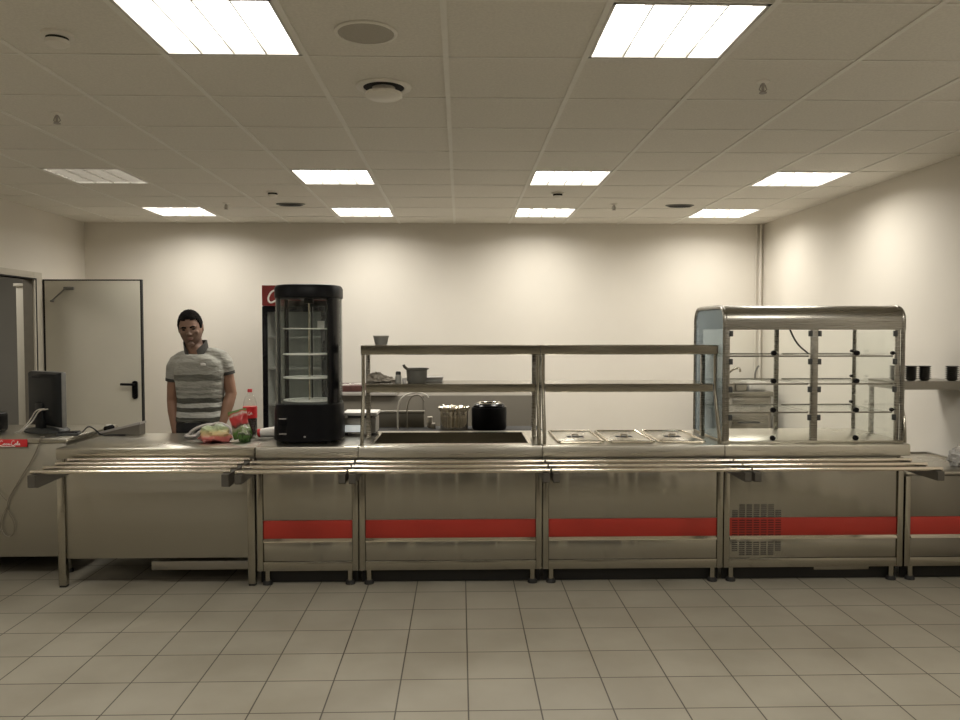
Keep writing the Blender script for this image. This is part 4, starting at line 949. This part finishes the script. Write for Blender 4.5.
# plain knit on the sleeves
ab = nt.nodes.new('ShaderNodeMath'); ab.operation = 'ABSOLUTE'; nt.links.new(sp.outputs['X'], ab.inputs[0])
gt = nt.nodes.new('ShaderNodeMath'); gt.operation = 'GREATER_THAN'; gt.inputs[1].default_value = .172; nt.links.new(ab.outputs[0], gt.inputs[0])
mx = nt.nodes.new('ShaderNodeMixRGB'); mx.inputs[2].default_value = (.36, .352, .312, 1); nt.links.new(gt.outputs[0], mx.inputs[0]); nt.links.new(cr_.outputs['Color'], mx.inputs[1]); nt.links.new(mx.outputs['Color'], p.inputs['Base Color'])
wr = noise_node(nt, 7, 3, (1, 1, 2.6)); bp = nt.nodes.new('ShaderNodeBump'); bp.inputs['Strength'].default_value = .9; bp.inputs['Distance'].default_value = .04
nt.links.new(wr.outputs['Fac'], bp.inputs['Height']); nt.links.new(bp.outputs['Normal'], p.inputs['Normal']); p.inputs['Roughness'].default_value = .85
M['polo'] = ms
so = sh.build('polo_shirt', 'polo', man, smooth=0); voxel(so, .0065, 9, .5)
M['knit_dark'] = plain('dark_knit', (.055, .052, .046), .85, var=.1, scale=60)
# open upturned collar
col = MB(); rs = []
for k in range(33):
    a = math.radians(-66+312*k/32); ca, sa = math.cos(a), math.sin(a)
    cx, cy = -1.928, PY+.015
    fe = min(1, min(k, 32-k)/7)                      # collar points fall away towards the open front
    top = 1.425+.075*fe**.8; lean = -.014
    bot = 1.392-.012*(1-fe)
    ro, rt_ = .088-.004*(1-fe), .084-.004*(1-fe)
    rs.append([Vector((cx+ro*ca, cy+(ro+.002)*sa, bot)), Vector((cx+lean+rt_*ca, cy+rt_*sa, top)), Vector((cx+lean+(rt_-.005)*ca, cy+(rt_-.005)*sa, top)), Vector((cx+(ro-.006)*ca, cy+(ro-.004)*sa, bot))])
col.loft(rs).build('collar', 'knit_dark', so)
for S_, E_, tt in ((SHL, ELL_, .45), (SHR, ELR, .43)):
    e2 = lerp(S_, E_, tt); dd = (E_-S_).normalized()
    MB().tube([e2-dd*.010, e2+dd*.012], [.0612, .0605], 22).build('sleeve_cuff', 'knit_dark', so)
MB().box(-1.862, -1.826, PY-.123, PY-.116, 1.318, 1.334, .003).build('chest_emblem', 'white', so)
# trousers, belt, shoes
tr = MB().loft([superring(-1.902, PY, z, rx, ry) for z, rx, ry in ((.80, .172, .122), (.86, .172, .122), (.925, .166, .117))])
for s_ in (-1, 1):
    hx = -1.902+s_*.085
    limb(tr, [(hx, PY, .88), (hx+s_*.008, PY, .70), (hx+s_*.012, PY+.004, .48), (hx+s_*.014, PY+.012, .30), (hx+s_*.015, PY+.012, .10), (hx+s_*.015, PY+.012, .055)], [.094, .094, .076, .070, .062, .064], 18)
M['denim'] = plain('dark_trousers', (.014, .014, .015), .8, var=.2, scale=40)
to = tr.build('trousers', 'denim', man, smooth=0); voxel(to, .009, 3, .5)
for s_ in (-1, 1):
    hx = -1.902+s_*.102
    sh_ = MB().loft([superring(hx, PY+.06, .03, .034, .03, 18), superring(hx, PY+.06, .03, .04, .035, 18)])
    sh_ = MB(); pts = [(.085, .030, .030), (.05, .044, .060), (-.01, .046, .068), (-.08, .049, .052), (-.14, .042, .038), (-.165, .026, .028)]
    sh_.loft([[Vector((hx+w_*math.cos(2*PI*k/18)*1.0, PY+y_, max(0.002, .002+h_*.5*(1+math.sin(2*PI*k/18))*1.0))) for k in range(18)] for y_, w_, h_ in pts])
    sh_.build('shoe', 'black', man)

# ---------------------------------------------------------------- fill lamp added in the passage, world, camera
L = bpy.data.lights.new('passage_fill', 'AREA'); L.size = .6; L.energy = 15; L.color = (1, .93, .82)  # unseen lamp added to brighten the passage walls
o = bpy.data.objects.new('passage_fill', L); C.objects.link(o); o.location = (-5.1, 7.2, 2.6)
w = bpy.data.worlds.new('world'); bpy.context.scene.world = w; w.use_nodes = True
w.node_tree.nodes['Background'].inputs[0].default_value = (.05, .045, .04, 1); w.node_tree.nodes['Background'].inputs[1].default_value = .3

yaw, pitch, roll, hcam, f_px = .0249, .0363, -.0005, 1.5643, 794.75
cy, sy, cp, sp_ = math.cos(yaw), math.sin(yaw), math.cos(pitch), math.sin(pitch)
fwd = Vector((sy*cp, cy*cp, -sp_)); rt = Vector((cy, -sy, 0)); up = rt.cross(fwd)
r2 = rt*math.cos(roll)+up*math.sin(roll); u2 = up*math.cos(roll)-rt*math.sin(roll)
cam = bpy.data.cameras.new('camera'); co = bpy.data.objects.new('camera', cam); C.objects.link(co)
co.matrix_world = Matrix((( r2.x, u2.x, -fwd.x, 0), (r2.y, u2.y, -fwd.y, 0), (r2.z, u2.z, -fwd.z, hcam), (0, 0, 0, 1)))
cam.sensor_fit = 'HORIZONTAL'; cam.sensor_width = 36; cam.lens = f_px/960*36; cam.clip_start = .05
sc = bpy.context.scene; sc.camera = co
sc.view_settings.view_transform = 'Standard'; sc.view_settings.look = 'None'; sc.view_settings.exposure = .13; sc.view_settings.gamma = 1
try:
    sc.cycles.use_denoising = True; sc.cycles.max_bounces = 10; sc.cycles.diffuse_bounces = 5; sc.cycles.transparent_max_bounces = 24; sc.cycles.sample_clamp_indirect = 6
    sc.cycles.caustics_reflective = False; sc.cycles.caustics_refractive = False
except Exception: pass
